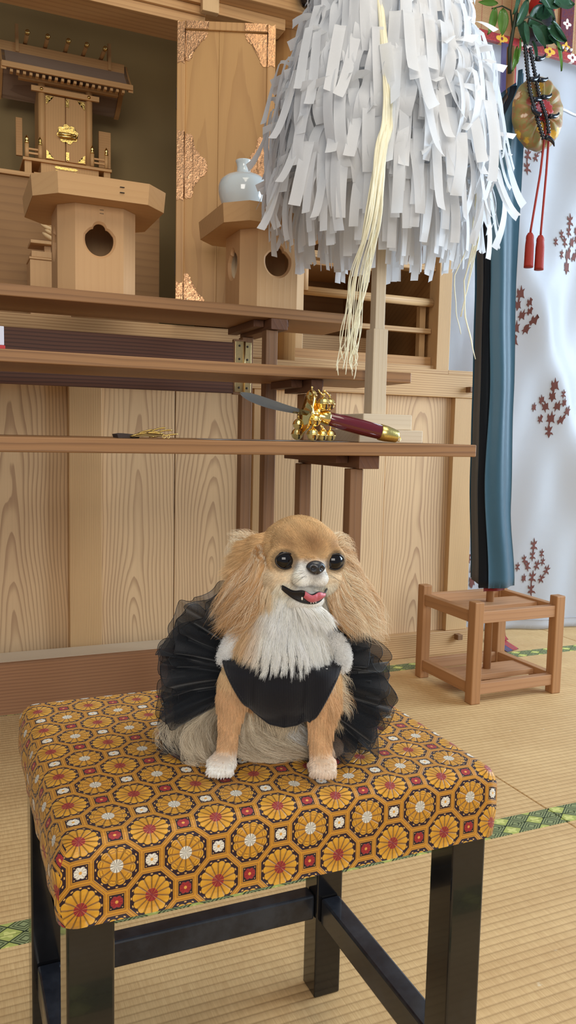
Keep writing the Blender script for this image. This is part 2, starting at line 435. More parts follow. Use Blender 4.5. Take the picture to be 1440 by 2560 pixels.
# roof: two slopes as one shaped slab with rafters
xL, ze = q(.184, 1.952, 2.775); xR, _ = q(.604, 1.952, 2.775); _, zt = q(.39, 2.016, 2.84); zt += .012
def roofz(s): return ze + (zt-ze)*(s**1.35)
bm = bmesh.new()
prof = [(2.775+.105*s, roofz(s)+.012) for s in np.linspace(0, 1, 9)] + [(3.03-.150*s+.0, roofz(s)+.012) for s in np.linspace(1, 0, 9)][1:]
low = [(y, z-.016) for y, z in prof][::-1]
bm_prism(bm, prof+low, xL+.004, xR-.004, 'yz'); from_bm('roof', bm, W_ROOF, sh)
box('eave_board', xL, xR, 2.767, 2.775, ze-.004, ze+.013, W_SHRINE, sh, .0008)
for s in (0, 1):
    x = xL+.004 if s == 0 else xR-.014
    bm = bmesh.new(); bm_prism(bm, prof+[(y, z-.022) for y, z in prof][::-1], x-.006+.006*s, x+.01+.006*s, 'yz'); from_bm('barge_board', bm, W_SHRINE, sh)
for k in range(19):
    x = xL+.03+k*(xR-xL-.06)/18
    box('rafter', x-.0045, x+.0045, 2.779, 2.800, ze-.013, ze-.0045, W_SHRINEZ, sh, .0004)
sbox('eave_beam', .235, .555, 1.922, 1.934, 2.845, 2.862, W_SHRINE)
a, z0 = q(.178, 2.003, 2.84); b, z1 = q(.578, 2.034, 2.84)
box('ridge_board', a, b, 2.852, 2.866, z0, z1, W_SHRINE, sh, .001)
for px, pz in ((.259, 2.044), (.321, 2.046), (.385, 2.048), (.443, 2.049), (.502, 2.050)):
    x, z = q(px, pz-.005, 2.84); z = z1+.006
    tube('ridge_log', [(x, 2.79, z+.003), (x, 2.885, z+.003)], .0065, W_SHRINE, sh, 16)
    lathe('log_cap', [(.0075, .010), (.0078, .001), (.0055, -.0028), (.0005, -.004)], (x, 2.782, z+.003), GOLD, sh, 20, 'y')
for px in (.2325, .528):
    x, z0 = q(px, 2.005, 2.84); _, z1b = q(px, 2.095, 2.84)
    prism('forked_finial', [(2.845, z0), (2.872, z0), (2.872, z1b-.01), (2.866, z1b), (2.852, z1b-.003), (2.849, z1b-.03)], x-.005, x+.005, W_SHRINEZ, sh, 'yz')
# deck, steps, legs, balustrade
sbox('deck', .246, .534, 1.672, 1.681, 2.79, 2.95, W_SHRINE)
a, z0 = q(.246, 1.681, 2.79)
sbox('step_block', .302, .49, 1.636, 1.671, 2.80, 2.90, W_SHRINEZ)
sbox('stylobate', .28, .52, 1.615, 1.637, 2.79, 3.0, W_SHRINE)
ax, az = q(.28, 1.6155, 2.79); bx_, _ = q(.52, 1.6, 2.79)
box('foundation', ax-.008, bx_+.008, 2.80, 3.02, zb, az, W_SHRINEZ, sh, .001)
for px in (.262, .518):
    x, zz = q(px, 1.6715, 2.80)
    box('leg', x-.011, x+.011, 2.80, 2.822, zb, zz, W_SHRINEZ, sh, .0008)
for px in (.258, .300, .468, .515):
    x, z0 = q(px, 1.6815, 2.80); _, z1_ = q(px, 1.722, 2.80)
    tube('rail_post', [(x, 2.80, z0), (x, 2.80, z1_)], .0068, W_SHRINEZ, sh, 14)
    lathe('post_cap', [(.0062, 0), (.0066, .008), (.0045, .011), (.006, .014), (.006, .018), (.0035, .022), (.0012, .026), (.0003, .028)], (x, 2.80, z1_), GOLD if px not in (.300,) else GILT, sh, 16)
for xa, xb in ((.262, .296), (.472, .511)):
    for zc in (1.695, 1.708):
        sbox('rail', xa, xb, zc-.003, zc+.003, 2.798, 2.803, W_SHRINE)
for xa, xb in ((.225, .245), (.49, .53)):
    sbox('side_screen', xa, xb, 1.682, 1.80, 2.93, 2.94, W_SHRINE)
# gilt fittings of the doors
def splate(n, pts, Yf=2.8605, th=.0016, m=GILT):
    P = [q(x, z, Yf) for x, z in pts]; prism(n, P, Yf-th, Yf, m, sh)
def corner(x, z, sx, sz, s=.021):
    pts = [(0, 0), (1.15, 0), (1.0, .25), (.72, .3), (.7, .55), (.42, .6), (.36, .95), (.12, 1.2), (0, 1.2)]
    splate('corner_fitting', [(x+sx*a_*s, z+sz*b_*s) for a_, b_ in pts])
corner(.3195, 1.883, 1, -1); corner(.4445, 1.883, -1, -1); corner(.3195, 1.686, 1, 1); corner(.4445, 1.686, -1, 1)
for z0, z1_ in ((1.856, 1.882), (1.687, 1.714)):
    splate('strap_fitting', [(.3825, z0), (.3875, z0+.003), (.3925, z0), (.3925, z1_), (.3825, z1_)])
pts = []
for k in range(48):
    a = 2*PI*k/48; r = .029*(1+.10*math.sin(8*a)) ; pts.append((.388+r*1.12*math.cos(a), 1.772+r*math.sin(a)))
splate('lock_plate', pts)
for dz in (-.0, -.008):
    lathe('lock_bar', [(.0005, -.031), (.0042, -.028), (.0055, 0), (.0042, .028), (.0005, .031)], (q(.388, 1.772, 2.85)[0], 2.852, q(.388, 1.772, 2.85)[1]+dz), GOLD, sh, 12, 'x')
for dz in (0, -.013):
    splate('sill_fitting', [(.345, 1.661+dz), (.352, 1.6655+dz), (.365, 1.664+dz), (.385, 1.6645+dz), (.405, 1.664+dz), (.414, 1.6655+dz), (.421, 1.661+dz), (.414, 1.6565+dz), (.385, 1.656+dz), (.352, 1.6565+dz)], 2.7995)

# ------------------------------------------------------------------ tall altar door with copper fittings
dl = math.hypot(.268, .10); da = -math.atan2(.10, .268)
door = empty('altar_door', (.636, 2.35, 1.125), 'tall open altar door leaf with embossed copper fittings beside the round post', 'door', rz=da)
DH = .861; DW = dl; FR = .024
def dbox(n, x0, x1, y0, y1, z0, z1, m, bev=.001, par=None): return box(n, x0, x1, y0, y1, z0, z1, m, par or door, bev, world=False)
def cork(n, x0, x1, y0, y1, z0, z1, m, bev=.001): return dbox(n, x0, x1, y0, y1, z0, z1, m, bev)
cork('frame_stile', 0, FR, 0, .030, 0, DH, W_DOORF, .002); cork('frame_stile', DW-FR, DW, 0, .030, 0, DH, W_DOORF, .002)
cork('frame_rail', FR, DW-FR, 0, .030, DH-FR, DH, W_DOORF, .002); cork('frame_rail', FR, DW-FR, 0, .030, 0, .055, W_DOORF, .002)
cork('inner_panel', FR, .121, .008, .018, .055, DH-FR, W_DOOR, .0008); cork('inner_panel', .1214, DW-FR, .008, .018, .055, DH-FR, W_DOOR, .0008)
for z0, z1 in ((DH-.245, DH-.185), (.14, .21)):
    cork('edge_hinge', -.0022, -.0002, .006, .024, z0, z1, DARKIRON, .0004)
def fl(n, pts, y0=.0062, y1=.0079, m=COPPER): return prism(n, pts, y0, y1, m, door, world=False)
def scallop(pts, k=7, amp=.0035, seed=0):
    """wavy cloud edge between the listed corners"""
    out = []
    for i in range(len(pts)-1):
        (x0, z0), (x1, z1) = pts[i], pts[i+1]; L = math.hypot(x1-x0, z1-z0); n = max(2, int(L/.0022))
        nx, nz = -(z1-z0)/L, (x1-x0)/L
        for j in range(n):
            s = j/n; w = amp*abs(math.sin(PI*s*max(1, round(L/.011))))
            out.append((x0+(x1-x0)*s+nx*w, z0+(z1-z0)*s+nz*w))
    out.append(pts[-1]); return out
def cornerplate(mx, mz, x0, z0, wx, wz):
    P = [(0, 0)] + [(a*wx, b*wz) for a, b in ((1, 0), (.92, .20), (.66, .32), (.5, .52), (.36, .60), (.24, .92), (.05, 1), (0, 1))]
    edge = scallop([(x, z) for x, z in P[1:-1]], amp=-.0035 if mx*mz > 0 else -.0035)
    pts = [P[0]]+edge+[P[-1]]
    pts = [(x0+mx*x, z0+mz*z) for x, z in pts]
    fl('corner_plate', pts)
cornerplate(1, -1, FR+.001, DH-FR-.003, .062, .082)
cornerplate(-1, -1, DW-FR-.001, DH-FR-.003, .062, .090)
cornerplate(1, 1, FR+.001, .056, .062, .090)
cornerplate(-1, 1, DW-FR-.001, .056, .062, .090)
for mx, x0 in ((1, FR+.001), (-1, DW-FR-.001)):
    zc = .455; zc0 = zc
    half = [(0, .090), (.020, .088), (.024, .060), (.030, .045), (.040, .040), (.043, .028), (.052, .026), (.060, .018), (.064, 0)]
    up = [(x, zc+z) for x, z in half]; dnn = [(x, zc-z) for x, z in half[::-1]][1:]
    pts = scallop(up+dnn, amp=.003 if True else 0)
    fl('middle_plate', [(x0+mx*x, z) for x, z in pts])
# frame cover strips with rolled edge
def strip(x0, x1, z0, z1, vert):
    n = 4
    if vert:
        xm = (x0+x1)/2; pts = [(x0, z0-.006), (xm, z0), (x1, z0-.006), (x1, z1+.006), (xm, z1), (x0, z1+.006)]
    else:
        zm = (z0+z1)/2; pts = [(x0-.006, z0), (x1+.006, z0), (x1, zm), (x1+.006, z1), (x0-.006, z1), (x0, zm)]
    prism('frame_strip', pts, -.0016, -.0002, COPPER, door, world=False)
for x0, x1 in ((.0015, FR-.0015), (DW-FR+.0015, DW-.0015)):
    strip(x0, x1, DH-.115, DH-.0075, True); strip(x0, x1, .008, .115, True); strip(x0, x1, .36, .55, True)
for z0, z1 in ((DH-FR+.0015, DH-.0015), (.0015, .02)):
    strip(.0315, .085, z0, z1, False); strip(DW-.085, DW-.0315, z0, z1, False)
for x in (FR-.001, DW-FR+.001):
    for z0, z1 in ((DH-.115, DH-FR), (.055, .115), (.36, .55)):
        tube('rolled_edge', [(x, -.001, z0), (x, -.001, z1)], .0016, GILT if False else COPPER, door, 8, world=False)

# ------------------------------------------------------------------ the three nested tables
def table(name, label, x0, x1, y0, y1, zt, th, lx, lw, yf, yr, zfoot, legm, bar, apron=False):
    t = empty(name, ((x0+x1)/2, y0, zfoot), label, 'table')
    top = box('table_top', x0, x1, y0, y1, zt-th, zt, W_TABLE, t, .0022)
    zb = zt-th
    for side, xx in ((1, lx), (-1, x0+(x1-lx)-lw)):
        for yy in (yf, yr):
            box('leg', xx, xx+lw, yy, yy+lw, zfoot, zb-.0285, legm, t, .0018)
        b0, b1 = bar if side == 1 else (x0+x1-bar[1], x0+x1-bar[0])
        box('cross_bar', b0, b1, yf-.012, yr+lw+.012, zb-.028, zb-.0002, W_TBAR, t, .0015)
        box('cross_batten', b0-.030*side if side == 1 else b1+.002, b0-.002 if side == 1 else b1+.030, yf+.035, yr+lw+.03, zb-.018, zb-.0002, W_TBAR, t, .001)
        box('cross_batten', b1+.001 if side == 1 else b0-.012, b1+.012 if side == 1 else b0-.001, yf+.01, yr+lw, zb-.016, zb-.0002, W_TBAR, t, .001)
    return t
t1 = table('altar_table', 'tallest and rearmost brown altar table carrying the two pale tray stands', -.80, 1.03, 1.90, 2.145, 1.120, .027, .758, .032, 1.912, 2.09, 0, W_TLEG, (.766, .812))
ap = box('rear_apron', -.50, .727, 2.076, 2.092, .908, 1.046, W_APRON, t1, .001)
for z0, z1 in ((.912, 1.05),):
    for x0, x1 in ((.7315, .7555), (.7600, .7835)):
        h = box('hinge_leaf', x0, x1, 2.0735 if x0 < .75 else 2.087, 2.0755 if x0 < .75 else 2.0895, z0, z1, BRASS, t1, .0004)
        for zz in (z1-.012, z1-.048, z0+.012):
            lathe('screw', [(.0032, 0), (.0030, -.0008), (.0005, -.0012)], ((x0+x1)/2, 2.0733 if x0 < .75 else 2.0868, zz), DARKIRON, h, 12, 'y')
    tube('hinge_pin', [(.7578, 2.072, z0), (.7578, 2.072, z1)], .0028, BRASS, t1, 10)
box('hinge_mount', .7275, .757, 2.076, 2.0895, .905, 1.055, W_TLEG, t1, .001)
t3 = table('altar_table', 'lowest and frontmost brown altar table carrying the bell wand and the paper wand foot', -.85, 1.068, 1.43, 1.83, .785, .0265, .775, .030, 1.462, 1.72, 0, W_TLEG, (.788, .836))
t2 = table('altar_table', 'short-legged middle altar table standing on the lowest table, brown top with bare front edge', -.85, 1.032, 1.65, 1.93, .953, .025, .81, .043, 1.69, 1.783, .7855, W_TLEG2, (.780, .8095))

# ------------------------------------------------------------------ octagonal tray stands
def plum_outline(w, h, n=64):
    """pierced gem shape: round bowl with a three lobed top"""
    pts = []
    for k in range(n):
        a = 2*PI*k/n; x, z = math.sin(a), math.cos(a)
        r = 1.0
        up = max(0, z)
        lobe = .0
        if z > .45:
            t = abs(x); r = 1.04 if t < .42 else .90
        px = x*w*(r if z <= .45 else (1.0 if abs(x) > .42 else .9)); pz = z*h
        if z > .45: pz = h*(.94 if abs(x) < .42 else .62+.18*(1-abs(x)))
        pts.append((px, pz))
    return pts
def gem(w, h):
    P = []
    for a in np.linspace(-150, 150, 41):       # bowl, measured from straight down
        t = R_(a); 
        if abs(a) <= 112: P.append((w*math.sin(t), -h*math.cos(t)-.0))
    # shoulders (left and right) then centre lobe
    right_ = P[-1]
    P2 = P[:]
    cx = w*.44
    for t in np.linspace(0, 1, 6)[1:]:
        P2.append((right_[0]*(1-t)+cx*t, right_[1]+(h*.66-right_[1])*math.sin(t*PI/2)))
    for t in np.linspace(-78, 78, 13)[::-1]:
        P2.append((cx*.98*math.sin(R_(t)), h*.66+h*.34*math.cos(R_(t))))
    left_ = P[0]
    for t in np.linspace(1, 0, 6)[:-1]:
        P2.append((left_[0]*(1-t)-cx*t, left_[1]+(h*.66-left_[1])*math.sin(t*PI/2)))
    return P2
HOLE = plain('pale_cut_wood', c(206, 160, 112), .6, noise=.05)
def holed_face(name, w, h, zc, hw, hh, th, m, parent, mat4, ctr):
    """a board w wide, h high with a bevelled gem opening, built flat then turned into place"""
    bm = bmesh.new(); g = gem(hw, hh); n = len(g)
    def outer(p):
        dx, dz = p[0], p[1]; k = min((w/2)/abs(dx) if dx else 9e9, ((h-zc) if dz > 0 else zc)/abs(dz) if dz else 9e9)
        return (dx*k, dz*k)
    ang = [math.atan2(p[1], p[0]) for p in g]
    outs = [outer(p) for p in g]
    corners = [(w/2, h-zc), (-w/2, h-zc), (-w/2, -zc), (w/2, -zc)]
    rings = []
    front_in = [bm.verts.new((p[0]*1.16, 0, zc+p[1]*1.16)) for p in g]
    mid_in = [bm.verts.new((p[0], th*.55, zc+p[1])) for p in g]
    back_in = [bm.verts.new((p[0], th, zc+p[1])) for p in g]
    fo = [bm.verts.new((p[0], 0, zc+p[1])) for p in outs]
    bo = [bm.verts.new((p[0], th, zc+p[1])) for p in outs]
    cf = {}
    for i in range(n):
        j = (i+1) % n
        # corner vertex between the two outer points, if they lie on different sides
        extra = None
        for cx_, cz_ in corners:
            a0, a1 = math.atan2(outs[i][1], outs[i][0]), math.atan2(outs[j][1], outs[j][0]); ac = math.atan2(cz_, cx_)
            d1 = (ac-a0+PI) % (2*PI)-PI; d2 = (a1-a0+PI) % (2*PI)-PI
            if d2 != 0 and 1e-6 < d1/d2 < 1-1e-6 and abs(d1) < abs(d2): extra = (cx_, cz_)
        if extra:
            e = bm.verts.new((extra[0], 0, zc+extra[1])); eb = bm.verts.new((extra[0], th, zc+extra[1]))
            bm.faces.new((front_in[i], front_in[j], fo[j], e, fo[i])); bm.faces.new((back_in[i], bo[i], eb, bo[j], back_in[j]))
            bm.faces.new((fo[i], e, eb, bo[i])); bm.faces.new((e, fo[j], bo[j], eb))
        else:
            bm.faces.new((front_in[i], front_in[j], fo[j], fo[i])); bm.faces.new((back_in[i], bo[i], bo[j], back_in[j]))
            bm.faces.new((fo[i], fo[j], bo[j], bo[i]))
        f1 = bm.faces.new((front_in[i], mid_in[i], mid_in[j], front_in[j])); f1.material_index = 1
        f2 = bm.faces.new((mid_in[i], back_in[i], back_in[j], mid_in[j])); f2.material_index = 1
    bmesh.ops.transform(bm, matrix=mat4, verts=bm.verts)
    return from_bm(name, bm, [m, HOLE], parent)
def tray_stand(label, cx, y0, zb, w=.185, tw=.312):
    cy = y0+w/2
    s = empty('tray_stand', (cx, cy, zb), label, 'tray stand', 'pale wooden tray stands on the tallest table')
    h = .205; ch = .036; th = .009
    z = zb+.0003
    for k in range(4):
        Rm = Matrix.Translation((cx, cy, z)) @ Matrix.Rotation(k*PI/2, 4, 'Z') @ Matrix.Translation((0, -w/2, 0))
        if k == 2:
            bm = bmesh.new(); bm_box(bm, -(w/2-ch), w/2-ch, 0, th, 0, h); bmesh.ops.transform(bm, matrix=Rm, verts=bm.verts); from_bm('side_board', bm, W_PALE, s)
        else:
            holed_face('side_board', w-2*ch, h, .127, .0335, .037, th, W_PALE, s, Rm, None)
        bm = bmesh.new()
        a = w/2-ch; b = w/2
        P = [(a, -b), (b, -a), (b-th, -a+th*.0), (a, -b+th)]
        bm_prism(bm, P, 0, h, 'xy'); bmesh.ops.transform(bm, matrix=Matrix.Translation((cx, cy, z)) @ Matrix.Rotation(k*PI/2, 4, 'Z'), verts=bm.verts)
        from_bm('corner_board', bm, W_PALE, s)
    # tray
    zt0 = z+h; b = tw/2; a = b-.052
    octo = [(a, -b), (b, -a), (b, a), (a, b), (-a, b), (-b, a), (-b, -a), (-a, -b)]
    bmt = bmesh.new(); bm_prism(bmt, [(cx+x*.97, cy+y*.97) for x, y in octo], zt0+.0003, zt0+.008, 'xy'); from_bm('tray_bottom', bmt, W_PALEX, s)
    bmt = bmesh.new(); n = 8; H = .047; ti = .008
    def ring(k, zz, fl_): return [bmt.verts.new((cx+x*k*fl_, cy+y*k*fl_, zz)) for x, y in octo]
    o0 = ring(1, zt0+.0004, .975); o1 = ring(1, zt0+H, 1.0); i1 = ring((b-ti)/b, zt0+H, 1.0); i0 = ring((b-ti)/b, zt0+.0082, .975)
    for A, B in ((o0, o1), (o1, i1), (i1, i0), (i0, o0)):
        for i in range(n): bmt.faces.new((A[i], A[(i+1) % n], B[(i+1) % n], B[i]))
    rim = from_bm('tray_rim', bmt, W_PALEX, s)
    for dz in (.018, .030):
        box('stitch', cx+.035, cx+.046, cy-b-.0012, cy-b+.003, zt0+dz, zt0+dz+.002, DARKIRON, rim)
    for dz in (-.018, -.010):
        box('stitch', cx+.0, cx+.010, cy-w/2-.0008, cy-w/2+.002, zt0+dz, zt0+dz+.0015, DARKIRON, rim)
    return s, zt0+.008
T1Z = 1.1202
tray_stand('pale octagonal tray stand at the left in front of the miniature shrine, tray empty', .342, 1.945, T1Z)
s2, zv = tray_stand('pale octagonal tray stand carrying the white porcelain jar', .803, 1.955, T1Z)
POR = plain('white_porcelain', c(222, 230, 230), .07, coat=.6, spec=.6)
vp = [(.030, 0), (.034, .002), (.034, .012), (.037, .03), (.045, .05), (.056, .072), (.064, .092), (.0675, .110), (.0675, .124), (.063, .138), (.052, .149), (.036, .156), (.0225, .160), (.0188, .166), (.0178, .175), (.0195, .186), (.0225, .191), (.0222, .1935), (.018, .192), (.015, .18), (.014, .17), (.0005, .168)]
v = lathe('porcelain_jar', vp, (.748, 2.075, zv+.0003), POR, None, 56)
tag(v, 'plump white porcelain jar with a short neck standing in the right tray', 'jar')

# ------------------------------------------------------------------ stool with brocade seat
def brocade():
    t = T('gold_brocade'); u, v, _ = t.xyz(t.coord('UV'))
    # u, v in units where octagons sit on integer points with even sum
    p = ((u+v)*.5).rnd(); qq = ((u-v)*.5).rnd()
    du = u-(p+qq); dv = v-(p-qq)
    row = (((p-qq)*.5).fr()*2.0+.01).fl()            # 0 red rows, 1 white rows
    ax, ay = du.abs(), dv.abs()
    od = ax.mx(ay).mx((ax+ay)*.7071)                # octagon distance, edge at .7071
    insq = (ax.mx(ay) > .7071)
    # square cell coordinates
    sx = (ax-1.0)*(ax > ay) + ax*(ay > ax); sy = (ay-1.0)*(ay > ax) + ay*(ax > ay)
    sd = sx.abs().mx(sy.abs())                       # edge at .293
    r = (du*du+dv*dv).sq(); th = du.at2(dv)
    edge = (od-.7071).abs()*(1.0-insq) + (.2929-sd)*insq
    band = 1.0-edge.ss(.074, .088)
    bl = 1.0-(edge-.042).abs().ss(.004, .012)        # thread line in the band
    # big flower: row 0 long petals, row 1 petals with curled tips
    c8 = (th*8.0).cos().abs(); c6 = (th*6.0).cos().abs()
    rp0 = .49+.07*((th*7.0).sin().abs().pw(.6))
    rp1 = .465+.085*((th*6.0).sin().abs().pw(.5))
    rp = rp0*(1.0-row)+rp1*row
    petal = 1.0-(r-rp).ss(-.006, .010)
    l0 = (th*7.0).sin().abs(); l1 = (th*6.0).sin().abs()
    ll = l0*(1.0-row)+l1*row
    vein = (1.0-ll.ss(.05, .15))*(r > .2)
    curl = (1.0-((((r-.45)*(r-.45)+((l1-.80)*.11)*((l1-.80)*.11)).sq()-.045).abs()).ss(.006, .016))*row
    core = 1.0-(r-.185).ss(-.01, .01)
    cl = (1.0-(th*4.0).sin().abs().ss(.10, .28))*(r > .05)
    dot = 1.0-((r-.588).abs()).ss(.010, .024)
    dots = dot*((th*8.0).cos().abs().ss(.86, .95))
    # small flower in the squares
    sr = (sx*sx+sy*sy).sq(); sth = sx.at2(sy)
    srp = .135+.05*(sth*2.5).cos().abs()
    sf = (1.0-(sr-srp).ss(-.006, .008))*insq
    sl = (1.0-(sth*2.5).sin().abs().ss(.1, .25))*(sr > .045)
    sc = 1.0-(sr-.045).ss(-.008, .008)
    inoct = 1.0-insq
    corner = (1.0-(((sx.abs()-.165)*(sx.abs()-.165)+(sy.abs()-.165)*(sy.abs()-.165)).sq()).ss(.008, .022))*insq
    ORANGE, OR2, DARK, RED, WHITE = c(200, 138, 40), c(218, 158, 46), c(38, 12, 26), c(160, 40, 42), c(232, 224, 206)
    n = t.noise(t.vec(u*2.0, v*2.0, 0.0), 3.0, 2)
    petc = t.mix((r/.5).mn(1.0), c(178, 112, 26), OR2)
    col = t.mix(petal*inoct, DARK, petc)
    col = t.mix(vein*petal*inoct*.9, col, c(78, 38, 18))
    col = t.mix(curl*petal*inoct*.7, col, c(120, 64, 22))
    cc = t.mix(row, RED, WHITE)
    col = t.mix(core*inoct, col, cc)
    col = t.mix(core*cl*inoct*.8, col, t.mix(row, c(214, 140, 60), c(90, 70, 60)))
    col = t.mix(dots*inoct*(1.0-petal), col, c(226, 170, 90))
    sc_col = t.mix(row, RED, WHITE)                   # squares follow their row: see fix below
    srow = ((((p-qq)+((ay > ax)*(1.0))*((dv > 0.0)*2.0-1.0))*.5).fr()*2.0+.01).fl()
    sc_col = t.mix(srow, RED, WHITE)
    col = t.mix(sf, col, sc_col)
    col = t.mix(sf*sl*.7, col, t.mix(srow, c(120, 24, 30), c(150, 130, 110)))
    col = t.mix(sf*sc, col, c(222, 160, 70))
    col = t.mix(corner*(1.0-sf), col, c(222, 180, 110))
    col = t.mix(band, col, t.mix(bl*.8, ORANGE, c(150, 88, 26)))
    thr = ((v*46.0).sin()*.5+.5); thr2 = ((u*46.0).sin()*.5+.5)
    puff = petal*inoct*(ll.ss(0.0, .6))*(1.0-(r-.3).abs()*1.2)
    h = band*(.8-bl*.25) + puff*1.25 + core*.2*inoct + sf*.7 + thr*.10
    nm = t.bump(h, .0013, .9)
    gold = band.mx(petal*inoct)
    spark = t.noise(t.vec(u*26.0, v*60.0, 1.0), 1.0, 3, .8).ss(.56, .72)
    rough = .52 - gold*.10 - spark*band*.28
    t.bsdf(col, rough, spark*band*.55, nm, 0, .4, .08)
    return t.m
BRO = brocade()
LAQ = T('black_lacquer'); _v = LAQ.coord(); _n = LAQ.noise(_v, 60, 3); _d = LAQ.noise(_v, 14, 4, .7)
LAQ.bsdf(LAQ.mix(_d.ss(.45, .8)*.4, (.006, .006, .007), (.016, .019, .024)), _n*.06+_d*.10+.06, 0, None, .3, .5); LAQ = LAQ.m
DUST = T('dusty_lacquer'); _v = DUST.coord(); _d = DUST.noise(_v, 16, 5, .7)
DUST.bsdf(DUST.mix(_d.ss(.35, .75)*.6, (.010, .012, .018), (.05, .06, .075)), _d*.25+.2, 0, None, .2, .5); DUST = DUST.m
SX0, SX1, SY0, SY1, SZ0, SZ1 = .076, .512, .618, .984, .3965, .468
st = empty('brocade_stool', ((SX0+SX1)/2, (SY0+SY1)/2, 0), 'black lacquered stool with a padded gold and red floral brocade seat, dog on top', 'stool')
bm = bmesh.new()
# dense rounded cushion: box with edge radius, dome and soft puckers
NX, NY, NZ = 64, 54, 12; RR = .017
def cush(x, y, z):
    """push a box point to the rounded box and add the upholstered softness"""
    P = Vector((x, y, z)); lo = Vector((SX0+RR, SY0+RR, SZ0-.05)); hi = Vector((SX1-RR, SY1-RR, SZ1-RR))
    C = Vector([min(max(P[i], lo[i]), hi[i]) for i in range(3)]); d = P-C
    if d.length > 1e-9: P = C+d.normalized()*min(RR, RR) if d.length > 1e-9 else P
    u = (x-SX0)/(SX1-SX0); v = (y-SY0)/(SY1-SY0)
    top = max(0, min(1, (z-(SZ1-.02))/.02))
    P.z += top*(.006*math.sin(PI*min(1, max(0, u)))*math.sin(PI*min(1, max(0, v))))
    side = 1-top
    w = .0016*math.sin(y*95+z*60)*math.sin(z*70+y*31)
    if x <= SX0+1e-6: P.x += w*side-.004*side*math.sin(PI*min(1, max(0, (z-SZ0)/(SZ1-SZ0))))
    if x >= SX1-1e-6: P.x += side*.003*math.sin(PI*min(1, max(0, (z-SZ0)/(SZ1-SZ0))))
    # dents under the paws
    for (dx, dy) in ((.2395, .708), (.336, .668)):
        dd = (P.x-dx)**2+(P.y-dy)**2; P.z -= top*.0045*math.exp(-dd/.0007)
    return P
xs = np.linspace(SX0, SX1, NX+1); ys = np.linspace(SY0, SY1, NY+1); zs = np.linspace(SZ0, SZ1, NZ+1)
# cluster samples near the rounding
def warp(a): t = (a-a[0])/(a[-1]-a[0]); t2 = t-.09*np.sin(2*PI*t)/1.0*.9; return a[0]+t2*(a[-1]-a[0])
xs, ys = warp(xs), warp(ys)
zs = SZ0+(SZ1-SZ0)*(np.linspace(0, 1, NZ+1)**.8)
V = {}
def gv(i, j, k):
    key = (i, j, k)
    if key not in V: V[key] = bm.verts.new(cush(xs[i], ys[j], zs[k])); V[key].index = len(V)
    return V[key]
fl_ = []
for i in range(NX):
    for j in range(NY): fl_.append(((gv(i, j, NZ), gv(i+1, j, NZ), gv(i+1, j+1, NZ), gv(i, j+1, NZ)), 't')); fl_.append(((gv(i, j, 0), gv(i, j+1, 0), gv(i+1, j+1, 0), gv(i+1, j, 0)), 'b'))
for i in range(NX):
    for k in range(NZ):
        fl_.append(((gv(i, 0, k), gv(i+1, 0, k), gv(i+1, 0, k+1), gv(i, 0, k+1)), 'f')); fl_.append(((gv(i, NY, k), gv(i, NY, k+1), gv(i+1, NY, k+1), gv(i+1, NY, k)), 'r'))
for j in range(NY):
    for k in range(NZ):
        fl_.append(((gv(0, j, k), gv(0, j, k+1), gv(0, j+1, k+1), gv(0, j+1, k)), 'l')); fl_.append(((gv(NX, j, k), gv(NX, j+1, k), gv(NX, j+1, k+1), gv(NX, j, k+1)), 'g'))
lay = bm.loops.layers.uv.new('UVMap')
A_ = .02925
def uvof(co, kind):
    u = (co.x-.0925)/A_; vz = (co.z-SZ1)
    v = (co.y-SY0)*.93/.0293-.22+(min(0, vz)/.0312 if kind in 'tf' else 0)
    if kind == 'l': u = (SX0-.0925+vz*1.0)/A_+ (co.x-SX0)/A_
    if kind == 'g': u = (co.x-.0925-vz)/A_
    if kind == 'r': v -= vz/.0293
    return (u, v)
for vs, kind in fl_:
    f = bm.faces.new(vs)
    for lp in f.loops: lp[lay].uv = uvof(lp.vert.co, kind)
seat = from_bm('seat_cushion', bm, BRO, st, True)
LX0, LX1, LY0, LY1, LW = .083, .506, .632, .982, .040
for x in (LX0, LX1-LW):
    for y in (LY0, LY1-LW):
        box('leg', x, x+LW, y, y+LW, 0, SZ0-.0005, LAQ, st, .0022)
box('stretcher', LX0+LW+.0005, LX1-LW-.0005, .948, .974, .116, .152, DUST, st, .003)
for x in (LX0+.006, LX1-LW+.006):
    box('stretcher', x, x+.028, LY0+LW+.0005, LY1-LW-.0005, .112, .150, DUST, st, .003)

